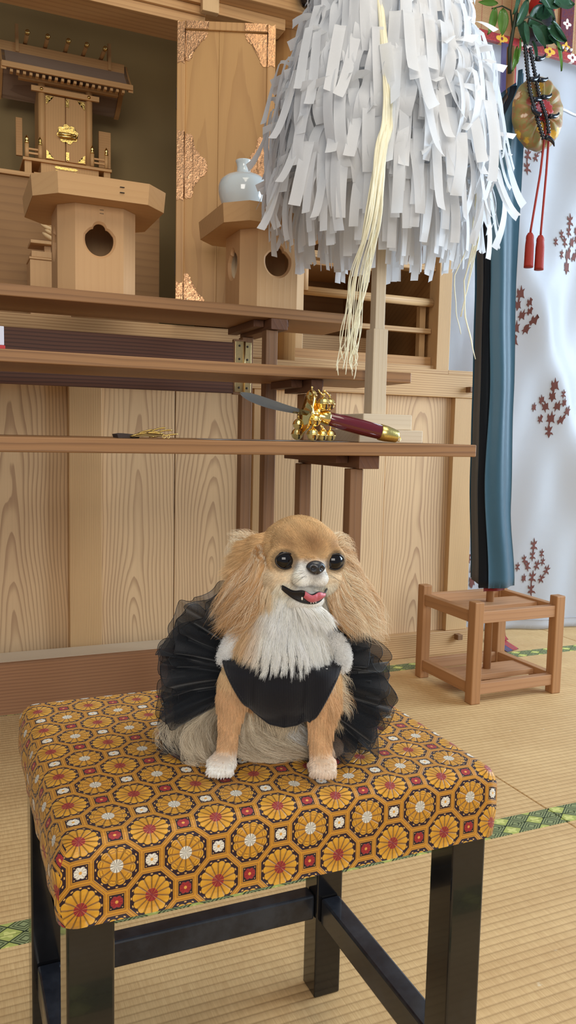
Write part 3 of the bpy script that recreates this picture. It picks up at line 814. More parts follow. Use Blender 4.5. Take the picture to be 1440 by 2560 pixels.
# ------------------------------------------------------------------ curtain, blind
def satin(name, col, rough=.42, transl=.12, bump=.0):
    t = T(name); v = t.coord(); n = t.noise(v, 3.0, 3)
    x, y, z = t.xyz(v)
    w_ = t.noise(t.vec(x*300.0, y*300.0, z*900.0), 1.0, 2)
    b = t.bsdf(t.mix(n, [k*.94 for k in col], col), rough, 0, t.bump(w_, .0003, .4), 0, .5, .25, out=False)
    tr = t.n('ShaderNodeBsdfTranslucent'); tr.inputs[0].default_value = (*col, 1)
    mx = t.n('ShaderNodeMixShader'); mx.inputs[0].default_value = transl
    t.l(b.outputs[0], mx.inputs[1]); t.l(tr.outputs[0], mx.inputs[2]); t.l(mx.outputs[0], t.out.inputs[0]); return t.m
CURT = satin('white_satin_curtain', c(226, 229, 236), .38, .10)
def curtain_y(x, z):
    s = min(1, max(0, (2.3-z)/2.3)); k = min(1, max(0, (x-1.9)/.7))
    y = 2.66 - .15*k*s
    fl = .010*math.sin(x*17+z*1.2)*(.3+.7*s) + .008*math.sin((x*9-z*5.2)+1.2) + .006*math.sin(x*31-z*9)
    fl += .034*math.exp(-((x-2.36+.30*(z-.9))**2)/.006)*s + .030*math.exp(-((x-2.10+.42*(z-1.6))**2)/.008) + .020*math.exp(-((x-2.45+.55*(z-1.9))**2)/.008)
    fl += .022*math.exp(-((x-2.62)**2)/.0016)*(1-.3*s)
    return y-fl
ct = grid_mesh('satin_curtain', lambda u, v: (1.665+1.435*u, curtain_y(1.665+1.435*u, .006+2.33*v), .006+2.33*v), 150, 120, CURT, None, thick=.0012)
tag(ct, 'white satin curtain printed with brown crests, hanging down to the mats at the right', 'curtain')
def cside(x, z, off=.0035): return Vector((x, curtain_y(x, z)-off, z))
def on_curtain(o): o.parent = ct; o.location = Vector(o.location)-Vector(ct.location)
# stitched hem lines
for z in (.045,):
    bm = bmesh.new(); bm_tube(bm, [cside(x, z, .0022) for x in np.linspace(1.69, 3.05, 90)], .0011, 6); o = from_bm('hem_stitch', bm, plain('hem_thread', c(176, 178, 188), .7), None, True); on_curtain(o)
CREST = plain('brown_print', c(104, 58, 50), .8, noise=.08)
def crest(cx, cz, k=1.0, seed=0):
    r = random.Random(seed+3)
    bm = bmesh.new()
    el = [(0.00, .155, 1.25, .1), (.045, .10, .8, 0), (-.005, .085, 1.0, .1), (-.050, .060, .85, .2), (.050, .045, .75, -.1), (-.085, .010, .8, 0), (-.030, .015, 1.0, .25), (.020, .020, 1.0, -.2), (.070, -.012, 1.0, -.3), (-.048, -.068, .8, 0), (-.002, -.062, 1.2, 0), (.043, -.070, .95, -.35), (-.006, -.145, 1.2, .15)]
    for (ex, ez, s, rot) in el:
        P = [(-.014, .028), (-.008, .016), (-.001, .018), (.003, .042), (.008, .018), (.020, .024), (.014, .010), (.005, .005), (.005, -.006), (.015, -.010), (.020, -.024), (.008, -.016), (-.001, -.018), (-.004, -.038), (-.009, -.017), (-.021, -.016), (-.015, -.005), (-.006, -.004), (-.006, .005), (-.017, .009)]
        s *= .60*k; cr_, sr_ = math.cos(rot), math.sin(rot)
        pts = [(cx+ex*.80*k+s*(x*cr_-z*sr_), cz+ez*.62*k+s*1.05*(x*sr_+z*cr_)) for x, z in P]
        a = [bm.verts.new(cside(x, z, .0030)) for x, z in pts]; b = [bm.verts.new(cside(x, z, .0012)) for x, z in pts]
        n = len(pts); f = bm.faces.new(a); bmesh.ops.triangulate(bm, faces=[f])
        for i in range(n): bm.faces.new((a[i], a[(i+1) % n], b[(i+1) % n], b[i]))
    o = from_bm('crest_print', bm, CREST); on_curtain(o)
for i, (x, z) in enumerate(((2.170, 1.975), (2.375, 1.600), (2.13, 1.285), (2.30, .925), (2.245, .262), (1.985, .30), (2.52, 1.1), (2.60, .4))): crest(x, z, 1.0, i)
CORDW = plain('white_cord', c(236, 240, 248), .6)
o = tube('curtain_cord', [cside(x, 2.125+.010*math.sin((x-1.7)*4), .007) for x in np.linspace(1.68, 2.9, 70)], .0042, CORDW, None, 8); on_curtain(o)

def bamboo_mat():
    t = T('bamboo_blind'); x, y, z = t.xyz(t.coord()); s = (z/.0032).fr(); n = t.noise(t.vec(x*8.0, y, (z/.0032).fl()*3.7), 1.0, 2)
    th = ((x/.045).fr()-.5).abs().ss(.46, .48)
    col = t.mix(n, c(196, 156, 108), c(168, 126, 82)); col = t.mix((s-.5).abs().ss(.38, .5)*.6, col, c(110, 76, 48)); col = t.mix(th*.85, col, c(150, 60, 40))
    t.bsdf(col, .6, 0, t.bump((s*PI).sin(), .0009, .7)); return t.m
def redband(name, base, base2, sc, horizontal=True):
    t = T(name); x, y, z = t.xyz(t.coord()); a = (x if horizontal else z)/sc; b = (z if horizontal else x)/(sc*.62)
    ca = (a.fr()-.5); cb = (b-0.0) if horizontal else (b-0.0)
    rr = ((ca*ca)+(cb*cb)*.35).sq(); th = ca.at2(cb*.6)
    fl_ = 1.0-(rr-(.17+.06*(th*4.0).cos())).ss(-.01, .02)
    k = ((a.fl()*.5).fr()*2.0+.01).fl()
    n = t.voro(t.coord(), 130); n2 = t.noise(t.coord(), 90, 3, .6, 1.5)
    col = t.mix(n2.ss(.4, .62), base, base2); col = t.mix(fl_, col, t.mix(k, c(226, 176, 54), c(232, 216, 206))); col = t.mix((rr < .05), col, c(120, 40, 50))
    t.bsdf(col, .5, 0, t.bump(n+fl_, .0008, .6), 0, .4, .2); return t.m
bl = empty('bamboo_blind', (2.3, 2.585, 2.3), 'split bamboo blind with a red floral brocade hem above the white curtain', 'blind')
box('slats', 1.778, 2.95, 2.590, 2.596, 2.322, 2.95, bamboo_mat(), bl, 0)
box('red_hem', 1.778, 2.95, 2.584, 2.602, 2.292, 2.324, redband('red_floral_brocade', c(168, 50, 34), c(136, 30, 48), .115), bl, .002)
box('brocade_strip', 2.236, 2.300, 2.581, 2.5895, 2.3245, 2.95, redband('plum_floral_brocade', c(104, 36, 30), c(84, 30, 58), .085, False), bl, .001)
for i in range(3): lathe('pompom', [(.0005, -.006), (.006, -.002), (.006, .003), (.0005, .006)], (2.248+.021*i, 2.577, 2.331), CORDW, bl, 12)
fp = box('blind_post', 1.737, 1.776, 2.56, 2.60, 2.29, 2.95, W_STILE); tag(fp, 'short upright wooden post at the left edge of the bamboo blind', 'post')
tz = empty('blind_tassel', (2.09, 2.52, 2.30), 'thick black tassel with a red top hanging before the bamboo blind', 'tassel')
lathe('tassel_skirt', [(.002, 2.300), (.050, 2.302), (.056, 2.33), (.052, 2.37), (.044, 2.40), (.03, 2.405)], (2.09, 2.52, 0), T('black_silk').m if False else plain('black_silk', (.008, .010, .016), .45, noise=.4, nscale=150, bumpd=.001), tz, 40, fn=lambda a, h: 1+.03*math.sin(a*20))
lathe('tassel_head', [(.03, 2.4055), (.048, 2.408), (.050, 2.43), (.038, 2.46), (.02, 2.50), (.012, 2.70)], (2.09, 2.52, 0), plain('red_silk', c(170, 30, 28), .5, noise=.2, nscale=150), tz, 32, fn=lambda a, h: 1+.02*math.sin(a*16))

# two-coloured ribbon from blind to floor
def silk(name, col, rough=.5, nsc=250):
    t = T(name); x, y, z = t.xyz(t.coord()); n = t.noise(t.vec(x*700.0, y*700.0, z*700.0), 1.0, 1); n2 = t.noise(t.coord(), 6, 2)
    t.bsdf(t.mix(n2, [k*.85 for k in col], col), rough, 0, t.bump(n, .0002, .4), 0, .5, .35); return t.m
rb = empty('hanging_ribbon', (1.97, 2.5, 0), 'long narrow ribbon, purple beside red, falling behind the sacred tree stand onto the mats', 'ribbon')
def ribbon_pt(s):
    K = [(1.953, 2.575, 2.29), (1.955, 2.55, 1.4), (1.950, 2.51, .5), (1.953, 2.49, .09), (1.953, 2.47, .02), (1.945, 2.42, .0035), (1.920, 2.325, .003)]
    s *= len(K)-1; i = min(int(s), len(K)-2); f = s-i; a, b = Vector(K[i]), Vector(K[i+1]); return a*(1-f)+b*f
for nm, c_, off in (('purple_band', c(92, 76, 128), 0), ('red_band', c(206, 60, 66), .0365)):
    grid_mesh(nm, lambda u, v: ribbon_pt(v)+Vector((off+u*.036, .004*math.sin(v*9)*(v < .75)+(.012*(u+off/.036) if v > .75 else 0), 0)), 4, 60, silk(nm, c_), rb, thick=.0008)

# ------------------------------------------------------------------ sacred tree stand
sk = empty('sacred_tree_stand', (1.6, 2.045, 0), 'square wooden frame stand with slotted top and thin centre pole at the right', 'stand')
FX0, FX1, FY0, FY1, PW = 1.432, 1.776, 1.888, 2.200, .034
for x in (FX0, FX1-PW):
    for y in (FY0, FY1-PW):
        box('post', x, x+PW, y, y+PW, 0, .313, W_STAND, sk, .003)
for z0, z1 in ((.247, .283), (.028, .062)):
    for y in (FY0+.005, FY1-PW+.005): box('rail', FX0+PW, FX1-PW, y, y+.024, z0, z1, W_STANDX, sk, .0015)
    for x in (FX0+.005, FX1-PW+.005): box('rail', x, x+.024, FY0+PW, FY1-PW, z0, z1, W_STANDY, sk, .0015)
    zc = z1-.012
    box('slotted_board', FX0+.0295, FX1-.0295, FY0+.095, FY0+.195, zc-.012, zc+.006, W_STANDX, sk, .001)
tube('pole', [(1.6, 2.036, .0), (1.6, 2.036, 1.0), (1.594, 2.036, 1.5), (1.580, 2.036, 1.97)], .0125, W_STAND, sk, 20)
# silk banners wrapped round the pole
bn = empty('silk_banners', (1.57, 2.0, .3), 'teal silk banner with shade-coloured folds and red lining hung on the pole of the stand', 'banner')
TEAL = silk('teal_silk', c(78, 124, 148), .40); TEAL_SHADE = silk('shaded_teal_silk', c(14, 30, 44), .6); REDS = silk('red_lining', c(170, 30, 36), .5); WINE = silk('wine_silk', c(70, 22, 30), .6)  # the blue-black silk paints shade onto the teal banner's left folds
def banner(name, xl, xr, front, z0, z1, m, ph, amp, thick=.0012):
    """front sheet from left edge to right edge; edges given as curves of height"""
    def f(u, v):
        z = z0+(z1-z0)*v; a, b = xl(z), xr(z); x = a+(b-a)*u
        y = front(u, z) + amp*math.sin(u*PI*2.4+ph+z*1.1)
        return (x, y, z)
    return grid_mesh(name, f, 26, 60, m, bn, thick=thick)
def lerp(z, K):
    if z <= K[0][0]: return K[0][1]
    for (za, a), (zb_, b) in zip(K, K[1:]):
        if z <= zb_: t = (z-za)/(zb_-za); t = t*t*(3-2*t); return a+(b-a)*t
    return K[-1][1]
FRX = [(.33, 1.532), (.7, 1.500), (.92, 1.505), (1.2, 1.490), (1.5, 1.476), (1.70, 1.500), (1.83, 1.548)]
RRX = [(.33, 1.643), (.6, 1.612), (.92, 1.600), (1.3, 1.585), (1.6, 1.585), (1.75, 1.585), (1.86, 1.570)]
LLX = [(.33, 1.520), (.7, 1.500), (.92, 1.496), (1.2, 1.490), (1.5, 1.478), (1.68, 1.480), (1.83, 1.548)]
banner('teal_front', lambda z: lerp(z, FRX)-.004, lambda z: lerp(z, RRX), lambda u, z: 1.948+.018*u*u, .338, 1.865, TEAL, 0.6, .009)
banner('shaded_fold', lambda z: lerp(z, LLX), lambda z: lerp(z, FRX)+.022, lambda u, z: 1.992-.034*u, .335, 1.835, TEAL_SHADE, 1.5, .003)
banner('shaded_side', lambda z: lerp(z, LLX), lambda z: lerp(z, LLX)+.03, lambda u, z: 1.994+.075*u, .345, 1.83, TEAL_SHADE, 0, .002)
banner('teal_back', lambda z: lerp(z, LLX)+.03, lambda z: lerp(z, RRX)-.002, lambda u, z: 2.075-.085*u*u, .350, 1.85, TEAL, 0, .004)
banner('red_lining', lambda z: lerp(z, LLX)+.014, lambda z: lerp(z, RRX)-.025, lambda u, z: 1.985+.0*u, .322, 1.60, REDS, 0, .004)
banner('wine_lining', lambda z: lerp(z, LLX)+.006, lambda z: lerp(z, RRX)-.04, lambda u, z: 2.00, .330, 1.60, WINE, 0, .003)
# mirror bag
def bagmat():
    t = T('olive_floral_brocade'); v = t.coord(); x, y, z = t.xyz(v); vo = t.n('ShaderNodeTexVoronoi'); t.l(v, vo.inputs['Vector']); vo.inputs['Scale'].default_value = 24; 
    d = S(t.nt, vo.outputs['Distance']); cs = t.n('ShaderNodeSeparateXYZ'); t.l(vo.outputs['Color'], cs.inputs[0]); r = S(t.nt, cs.outputs[0]); g = S(t.nt, cs.outputs[1])
    n = t.noise(v, 60, 3, .6, 1.0)
    col = t.mix(n.ss(.42, .6), c(132, 122, 66), c(150, 104, 60)); fl_ = 1.0-(d+ (n-.5)*.5).ss(.30, .40)
    col = t.mix(fl_*(r > .35), col, t.mix((g > .5), c(206, 162, 52), c(212, 184, 160))); col = t.mix((r < .2)*fl_, col, c(150, 62, 44))
    t.bsdf(col, .5, 0, t.bump(n, .0008, .5), 0, .4, .3); return t.m
bg_ = empty('mirror_bag', (1.577, 1.90, 1.73), 'round gathered olive brocade bag with red cords and twin tassels', 'bag', rz=R_(-6))
PL = lambda a, h: 1+.05*math.cos(a*13)*(1 if h > -.03 else .5)
prof = [(.0005, .030), (.05, .032), (.080, .022), (.094, .004), (.092, -.012), (.078, -.026), (.050, -.033), (.030, -.030), (.020, -.020), (.019, -.010), (.0005, -.008)]
bm = bmesh.new(); bm_lathe(bm, prof, (0, 0, 0), 104, 'y', lambda a, h: 1+.035*math.cos(a*13)*(1 if h < 0 else .3))
for v_ in bm.verts:
    r = math.hypot(v_.co.x, v_.co.z); a = math.atan2(v_.co.z, v_.co.x)
    if v_.co.y < 0: v_.co.y += .006*math.cos(a*13)*min(1, r/.05)
    v_.co.z *= 1.08; v_.co.x *= .86
from_bm('gathered_pouch', bm, bagmat(), bg_, True, world=False, origin=(0, 0, 0))
lathe('red_mouth_lining', [(.0205, -.0315), (.026, -.0335), (.0305, -.031)], (0, -.001, 0), REDS, bg_, 52, 'y', fn=lambda a, h: 1+.10*math.cos(a*13), world=False)
lathe('mirror_disc', [(.0005, -.0120), (.0185, -.0118), (.0185, -.0105)], (0, 0, 0), plain('mirror_silver', (.8, .82, .85), .08, 1.0), bg_, 32, 'y', world=False)
REDC = plain('vermilion_cord', c(152, 36, 18), .6, noise=.25, nscale=600, bumpd=.0006)
CX, CY = 1.577, 1.90
K1 = [(CX+.006, CY-.036, 1.715), (CX-.004, CY-.050, 1.66), (CX-.014, CY-.052, 1.55), (CX-.036, CY-.050, 1.38)]
K2 = [(CX+.010, CY-.036, 1.715), (CX+.008, CY-.052, 1.66), (CX+.004, CY-.054, 1.55), (CX-.004, CY-.054, 1.375)]
for K in (K1, K2):
    P = []
    for i in range(len(K)-1):
        a, b = Vector(K[i]), Vector(K[i+1]); P += [a.lerp(b, t/6) for t in range(6)]
    P.append(Vector(K[-1]))
    tube('hanging_cord', [p-Vector((CX, CY, 1.73)) for p in P], .0032, REDC, bg_, 10, world=False)
tube('red_knot', [(-.012, -.038, -.012), (.0, -.046, -.005), (.014, -.04, -.014), (.004, -.046, -.026), (-.012, -.038, -.012)], .005, REDC, bg_, 8, world=False)
for K in (K1, K2):
    e = Vector(K[-1])-Vector((CX, CY, 1.73))
    lathe('tassel', [(.0005, .006), (.006, .004), (.0105, -.004), (.0112, -.010), (.0108, -.014), (.0118, -.03), (.0125, -.085), (.0128, -.092), (.0005, -.091)], tuple(e), REDC, bg_, 72, fn=lambda a, h: 1+(.05*math.sin(a*24) if h < -.014 else 0), world=False)
# bead strands
BEAD = plain('black_glass_beads', (.006, .008, .014), .12, coat=.3)
def strand(name, K, label, claws):
    o = empty(name, K[0], label, 'bead strand', 'black bead strands on the sacred tree')
    pts = []
    for i in range(len(K)-1):
        a, b = Vector(K[i]), Vector(K[i+1]); n = max(2, int((b-a).length/.0085)); pts += [a.lerp(b, t/n) for t in range(n)]
    pts.append(Vector(K[-1])); bm = bmesh.new(); dense = []; rad = []
    for i in range(len(pts)-1):
        for t, r in ((0, .0030), (.25, .0058), (.5, .0064), (.75, .0058)): dense.append(pts[i].lerp(pts[i+1], t)); rad.append(r)
    bm_tube(bm, dense, rad, 10); from_bm('tube_beads', bm, BEAD, o, True)
    for (x, y, z, s, up) in claws:
        P = [Vector((x+s*.032*math.sin(t*1.5), y-.006, z+up*(.020*t*t-.004))) for t in np.linspace(0, 1, 9)]
        tube('curved_jewel', P, [.0062, .0066, .0066, .006, .0055, .0048, .004, .003, .0012], BEAD, o, 12)
    return o
strand('bead_strand', [(1.502, 1.875, 1.895), (1.514, 1.86, 1.769), (1.531, 1.835, 1.674), (1.548, 1.83, 1.632)], 'left strand of black glass beads hanging from the evergreen over the bag', [(1.508, 1.86, 1.80, 1, 1), (1.53, 1.835, 1.70, -1, 1), (1.548, 1.83, 1.634, 1, -1), (1.518, 1.855, 1.745, 1, .5)])
strand('bead_strand', [(1.512, 1.865, 1.885), (1.546, 1.855, 1.753), (1.560, 1.835, 1.69), (1.562, 1.828, 1.650)], 'right strand of black glass beads with curved jewels reaching over the bag', [(1.526, 1.86, 1.858, 1, 1), (1.538, 1.86, 1.803, 1, .6), (1.546, 1.85, 1.755, 1, .8), (1.56, 1.832, 1.700, 1, .8)])
# evergreen branch
def leafmat(name, a, b):
    t = T(name); v = t.coord(); n = t.noise(v, 45, 2); x, y, z = t.xyz(v)
    t.bsdf(t.mix(n, a, b), .22, 0, t.bump(n, .0006, .4), .15, .55); return t.m
LEAF = leafmat('sakaki_leaf', c(48, 88, 66), c(86, 132, 98)); LEAFY = leafmat('young_sakaki_leaf', c(86, 128, 52), c(122, 164, 74))
TWIG = plain('green_twig', c(44, 52, 34), .6)
lf = empty('evergreen_branch', (1.53, 1.98, 1.87), 'glossy green evergreen branches tied at the top of the pole', 'branch')
tube('stem', [(1.528, 1.97, 1.86), (1.52, 1.965, 1.92), (1.523, 1.955, 1.98), (1.53, 1.95, 2.05), (1.54, 1.95, 2.14)], [.006, .006, .005, .004, .003], TWIG, lf, 10)
tube('twig', [(1.522, 1.957, 1.975), (1.505, 1.95, 2.02), (1.475, 1.95, 2.025), (1.440, 1.95, 2.010)], [.003, .0025, .002, .0014], TWIG, lf, 8)
tube('twig', [(1.525, 1.955, 1.99), (1.56, 1.94, 2.01), (1.61, 1.94, 2.005), (1.665, 1.94, 1.975)], [.0035, .003, .0025, .0014], TWIG, lf, 8)
def leaf(x, y, z, L, W, ang, tilt, m):
    d = Vector((math.cos(ang), 0, math.sin(ang))); wv = Vector((-math.sin(ang)*math.cos(tilt), math.sin(tilt), math.cos(ang)*math.cos(tilt))); nn = d.cross(wv)
    def f(u, v):
        s = math.sin(PI*min(1, u**.85))**.8*W*.5*(1 if u < 1 else 0); q_ = (v-.5)*2
        return Vector((x, y, z))+d*(L*u)+wv*(s*q_)+nn*(.12*L*(u*u)*-1+.16*W*abs(q_))
    grid_mesh('leaf', f, 10, 6, m, lf, thick=.0005)
rl = random.Random(4)
spec = [(1.437, 2.005, .075, .034, -100, .3, 1), (1.460, 2.005, .07, .034, -85, -.2, 1), (1.452, 2.022, .065, .016, 190, .5, 1), (1.50, 2.05, .08, .035, 150, .4, 0), (1.515, 2.09, .09, .035, -95, .6, 0),
        (1.553, 2.055, .085, .034, -110, .3, 0), (1.60, 2.02, .08, .044, 40, .2, 0), (1.565, 1.99, .10, .052, 48, -.3, 0), (1.60, 1.955, .085, .045, 25, .3, 0), (1.62, 1.985, .085, .048, -8, .2, 0),
        (1.585, 1.985, .085, .045, -15, -.2, 0), (1.565, 1.985, .08, .04, -35, .2, 0), (1.625, 1.965, .07, .04, -20, .5, 0), (1.655, 1.965, .088, .028, -65, .4, 1), (1.54, 1.99, .065, .03, -70, .3, 0),
        (1.53, 2.02, .09, .04, -60, .2, 0), (1.545, 1.955, .07, .028, -88, .7, 1), (1.535, 1.93, .07, .026, -95, .3, 1), (1.50, 2.07, .09, .045, 20, .4, 0), (1.57, 2.075, .10, .045, -30, .5, 0),
        (1.64, 2.01, .075, .045, -30, .6, 0), (1.60, 2.06, .09, .045, 10, .3, 0), (1.655, 2.07, .09, .045, 15, .3, 0), (1.47, 2.045, .07, .03, 60, .2, 0), (1.59, 1.955, .05, .035, -60, .5, 0)]
for (x, z, L, W, a, ti, yy) in spec: leaf(x, 1.945+rl.uniform(-.02, .015), z, L, W, R_(a), ti, LEAFY if yy else LEAF)

# ------------------------------------------------------------------ paper wand
WX, WY = .911, 1.610
T3Z = .7852
wd = empty('paper_wand', (WX, WY, T3Z), 'tall purification wand with a huge shaggy head of white paper streamers', 'ceremonial wand')
box('foot_step', WX-.082, WX+.082, WY-.08, WY+.08, T3Z, T3Z+.0285, W_WANDX, wd, .002)
box('foot_step', WX-.063, WX+.063, WY-.062, WY+.062, T3Z+.0288, T3Z+.0635, W_WANDX, wd, .002)
box('socket', WX-.0185, WX+.0185, WY-.0185, WY+.0185, T3Z+.0638, 1.042, W_WAND, wd, .0012)
box('shaft', WX-.0125, WX+.0125, WY-.0125, WY+.0125, 1.0422, 2.15, W_WAND, wd, .001)
def papermat():
    t = T('white_paper'); v = t.coord(); n = t.noise(v, 240, 3, .6)
    col = t.mix(n, (.82, .84, .87), (.90, .91, .93))
    b = t.bsdf(col, .5, 0, t.bump(n, .0003, .3), 0, .4, 0, out=False)
    tr = t.n('ShaderNodeBsdfTranslucent'); tr.inputs[0].default_value = (.86, .87, .88, 1)
    mx = t.n('ShaderNodeMixShader'); mx.inputs[0].default_value = .42
    t.l(b.outputs[0], mx.inputs[1]); t.l(tr.outputs[0], mx.inputs[2]); t.l(mx.outputs[0], t.out.inputs[0]); return t.m
PAPER = papermat()
rp = random.Random(11)
def coneR(z): return lerp(z, [(1.12, .215), (1.22, .240), (1.35, .252), (1.45, .252), (1.55, .238), (1.65, .205), (1.8, .155), (2.0, .07)])
def strip_geo(bm, phi, path, w, tw0, tw1, drift):
    """path: list of (radius, height); w width; twist of the width direction round the strip"""
    n = len(path); rows = []
    for i, (r, z) in enumerate(path):
        s = i/(n-1); ph = phi+drift*s
        rad = Vector((math.cos(ph), math.sin(ph), 0)); tan = Vector((-math.sin(ph), math.cos(ph), 0))
        P = Vector((WX, WY, 0))+rad*r+Vector((0, 0, z))
        if i < n-1: d = Vector((0, 0, path[i+1][1]-z))+rad*(path[i+1][0]-r)
        else: d = Vector((0, 0, z-path[i-1][1]))+rad*(r-path[i-1][0])
        d.normalize(); tw = tw0+(tw1-tw0)*s
        side = tan*math.cos(tw)+d.cross(tan)*math.sin(tw)
        nrm = d.cross(side)
        rows.append([bm.verts.new(P-side*w/2+nrm*.0008), bm.verts.new(P), bm.verts.new(P+side*w/2+nrm*.0008)])
    for i in range(n-1):
        for j in range(2): bm.faces.new((rows[i][j], rows[i][j+1], rows[i+1][j+1], rows[i+1][j]))
def arch_path(r_in, r_out, z, L, rise, flare, curl=0):
    P = []
    for t in np.linspace(0, 1, 8): P.append((r_in+(r_out-r_in)*(1-math.cos(t*PI/2)) if False else r_in+(r_out-r_in)*t, z+rise*math.sin(PI*(t**.8)*.62)))
    zt_ = P[-1][1]
    for t in np.linspace(0, 1, 11)[1:]:
        P.append((r_out+.014*math.sin(t*PI*.8)+flare*t+curl*t*t*t, zt_-L*t+.35*curl*t**4))
    return P
strips = []
tiers = [1.95, 1.85, 1.755, 1.665, 1.58, 1.505, 1.435, 1.365]
for ti, z in enumerate(tiers):
    R = coneR(z-.03); N = int(2*PI*R/(.0185 if ti > 4 else .024))+6
    for k in range(N):
        phi = 2*PI*(k+rp.uniform(-.4, .4))/N + ti*.3
        L = rp.uniform(.12, .17) if ti < 6 else rp.uniform(.11, .17)
        kind = rp.random()
        ro = R*rp.uniform(.86, 1.02); ri = ro*rp.uniform(.60, .85)
        zz = z+rp.uniform(-.018, .018)
        if kind < .80:
            path = arch_path(ri, ro, zz, L, rp.uniform(.012, .036), rp.uniform(-.008, .016), rp.choice([0, 0, -.02, .02, .035]))
            strips.append((phi, path, rp.uniform(.020, .025), rp.uniform(-.3, .3), rp.uniform(-.8, .8), rp.uniform(-.12, .12)))
        else:                                           # pinched bow end standing out
            path = [(ri+(ro+.030-ri)*t, zz+.014*math.sin(PI*t)-.012*t) for t in np.linspace(0, 1, 8)]
            strips.append((phi, path, rp.uniform(.016, .022), rp.uniform(-.3, .3), rp.uniform(.5, 1.2), rp.uniform(-.18, .18)))
def chain(phi, z0, z1, k0, w):
    """one long ribbon that swells between the tiers and is pinched at each"""
    n = int((z0-z1)/.010); path = []
    for i in range(n+1):
        z = z0-(z0-z1)*i/n; s = (z0-z)/.088+k0
        path.append((coneR(z)*(.90+.085*abs(math.sin(PI*s))), z))
    return (phi, path, w, rp.uniform(-.7, .2), rp.uniform(-.2, .7), rp.uniform(-.25, .25))
for k in range(58):
    z0 = rp.choice([1.93, 1.84, 1.75]); z1 = z0-rp.choice([.26, .35, .44])
    strips.append(chain(2*PI*(k+rp.uniform(-.4, .4))/58, z0, max(z1, 1.42), rp.random()*.3, rp.uniform(.022, .028)))
for k in range(46):
    z0 = rp.choice([1.64, 1.57, 1.50]); strips.append(chain(2*PI*(k+rp.uniform(-.4, .4))/46, z0, z0-rp.choice([.17, .26]), rp.random()*.3, rp.uniform(.022, .027)))
for (Rr, z, N, La, Lb) in ((.205, 1.345, 56, .12, .16), (.155, 1.35, 46, .14, .18), (.10, 1.355, 30, .15, .195), (.05, 1.36, 14, .16, .20), (.20, 1.5, 50, .15, .2), (.15, 1.62, 40, .15, .2), (.10, 1.75, 30, .15, .2)):
    for k in range(N):
        phi = 2*PI*(k+rp.uniform(-.4, .4))/N
        path = arch_path(Rr*.8, Rr*rp.uniform(.9, 1.1), z+rp.uniform(-.02, .02), rp.uniform(La, Lb), .01, rp.uniform(-.01, .02))
        strips.append((phi, path, .019, rp.uniform(-.5, .5), rp.uniform(-.8, .8), rp.uniform(-.1, .1)))
camdir = math.atan2(-WY, -WX)
def score(s):
    r = max(p[0] for p in s[1]); z = sum(p[1] for p in s[1])/len(s[1])
    if z > 1.72: return 9
    return -math.cos(s[0]-camdir)*r
order = sorted(range(len(strips)), key=lambda i: score(strips[i])); front = set(order[:100])
bms = bmesh.new()
for i, s in enumerate(strips):
    if i in front:
        bm = bmesh.new(); strip_geo(bm, *s); o = from_bm('paper_streamer', bm, PAPER, wd, True)
    else: strip_geo(bms, *s)
o = from_bm('paper_streamers', bms, PAPER, wd, True); o['kind'] = 'stuff'
# hemp fibres
HEMP = T('raw_hemp'); _v = HEMP.coord(); _n = HEMP.noise(_v, 50, 3); HEMP.bsdf(HEMP.mix(_n, c(226, 216, 176), c(240, 236, 214)), .45, 0, None, 0, .4); HEMP = HEMP.m
HK = [(.805, 1.46, 1.68), (.792, 1.405, 1.54), (.786, 1.372, 1.41), (.762, 1.345, 1.33), (.745, 1.34, 1.20), (.738, 1.37, 1.10), (.734, 1.385, 1.00), (.730, 1.39, .945)]
for k in range(24):
    g = 0 if k < 11 else 1; r = random.Random(50+k); P = []
    for j, p in enumerate(HK):
        s = j/7; sp = (-.018 if g == 0 else .004)*min(1, max(0, (s-.15)*2.2))
        P.append(Vector(p)+Vector((sp+r.uniform(-1, 1)*(.003+.009*s), r.uniform(-1, 1)*(.002+.006*s), 0 if j < 7 else r.uniform(-.02, .02))))
    Q = []
    for i in range(len(P)-1):
        p0, p1, p2, p3 = P[max(0, i-1)], P[i], P[i+1], P[min(len(P)-1, i+2)]
        for t in np.linspace(0, 1, 9)[:-1]:
            Q.append(.5*((2*p1)+(p2-p0)*t+(2*p0-5*p1+4*p2-p3)*t*t+(3*p1-p0-3*p2+p3)*t**3))
    Q.append(P[-1])
    if k % 3 == 0:
        e = P[-1]; w_ = r.uniform(-.012, .012); Q += [e+Vector((w_*t*t, 0, -.022*t)) for t in (.33, .66, 1)]
    rr = [(.0036 if i < 21 else .0036-(.0026)*min(1, (i-21)/16))*r.uniform(.9, 1.1) for i in range(len(Q))]
    tube('hemp_fibre', Q, rr, HEMP, wd, 7, ry=.45)
for k in range(5):
    r = random.Random(80+k); K = [(1.105, 1.50, 1.36), (1.110+r.uniform(-.01, .01), 1.52, 1.25), (1.102+r.uniform(-.014, .016), 1.55, 1.16), (1.118+r.uniform(-.016, .012), 1.56, 1.08)] + ([(1.135, 1.56, 1.03), (1.15, 1.56, .985)] if k in (1, 2) else [])
    if k == 0: K = [(1.09, 1.50, 1.36), (1.096, 1.52, 1.25), (1.074, 1.55, 1.17), (1.09, 1.56, 1.09), (1.106, 1.56, 1.04)]
    P = [Vector(p) for p in K]; Q = []
    for i in range(len(P)-1):
        for t in np.linspace(0, 1, 5)[:-1]: Q.append(P[i].lerp(P[i+1], t)+Vector((r.uniform(-.0012, .0012), 0, 0)))
    Q.append(P[-1]); tube('hemp_fibre', Q, [.0022*(1-.5*i/len(Q)) for i in range(len(Q))], HEMP, wd, 6, ry=.5)

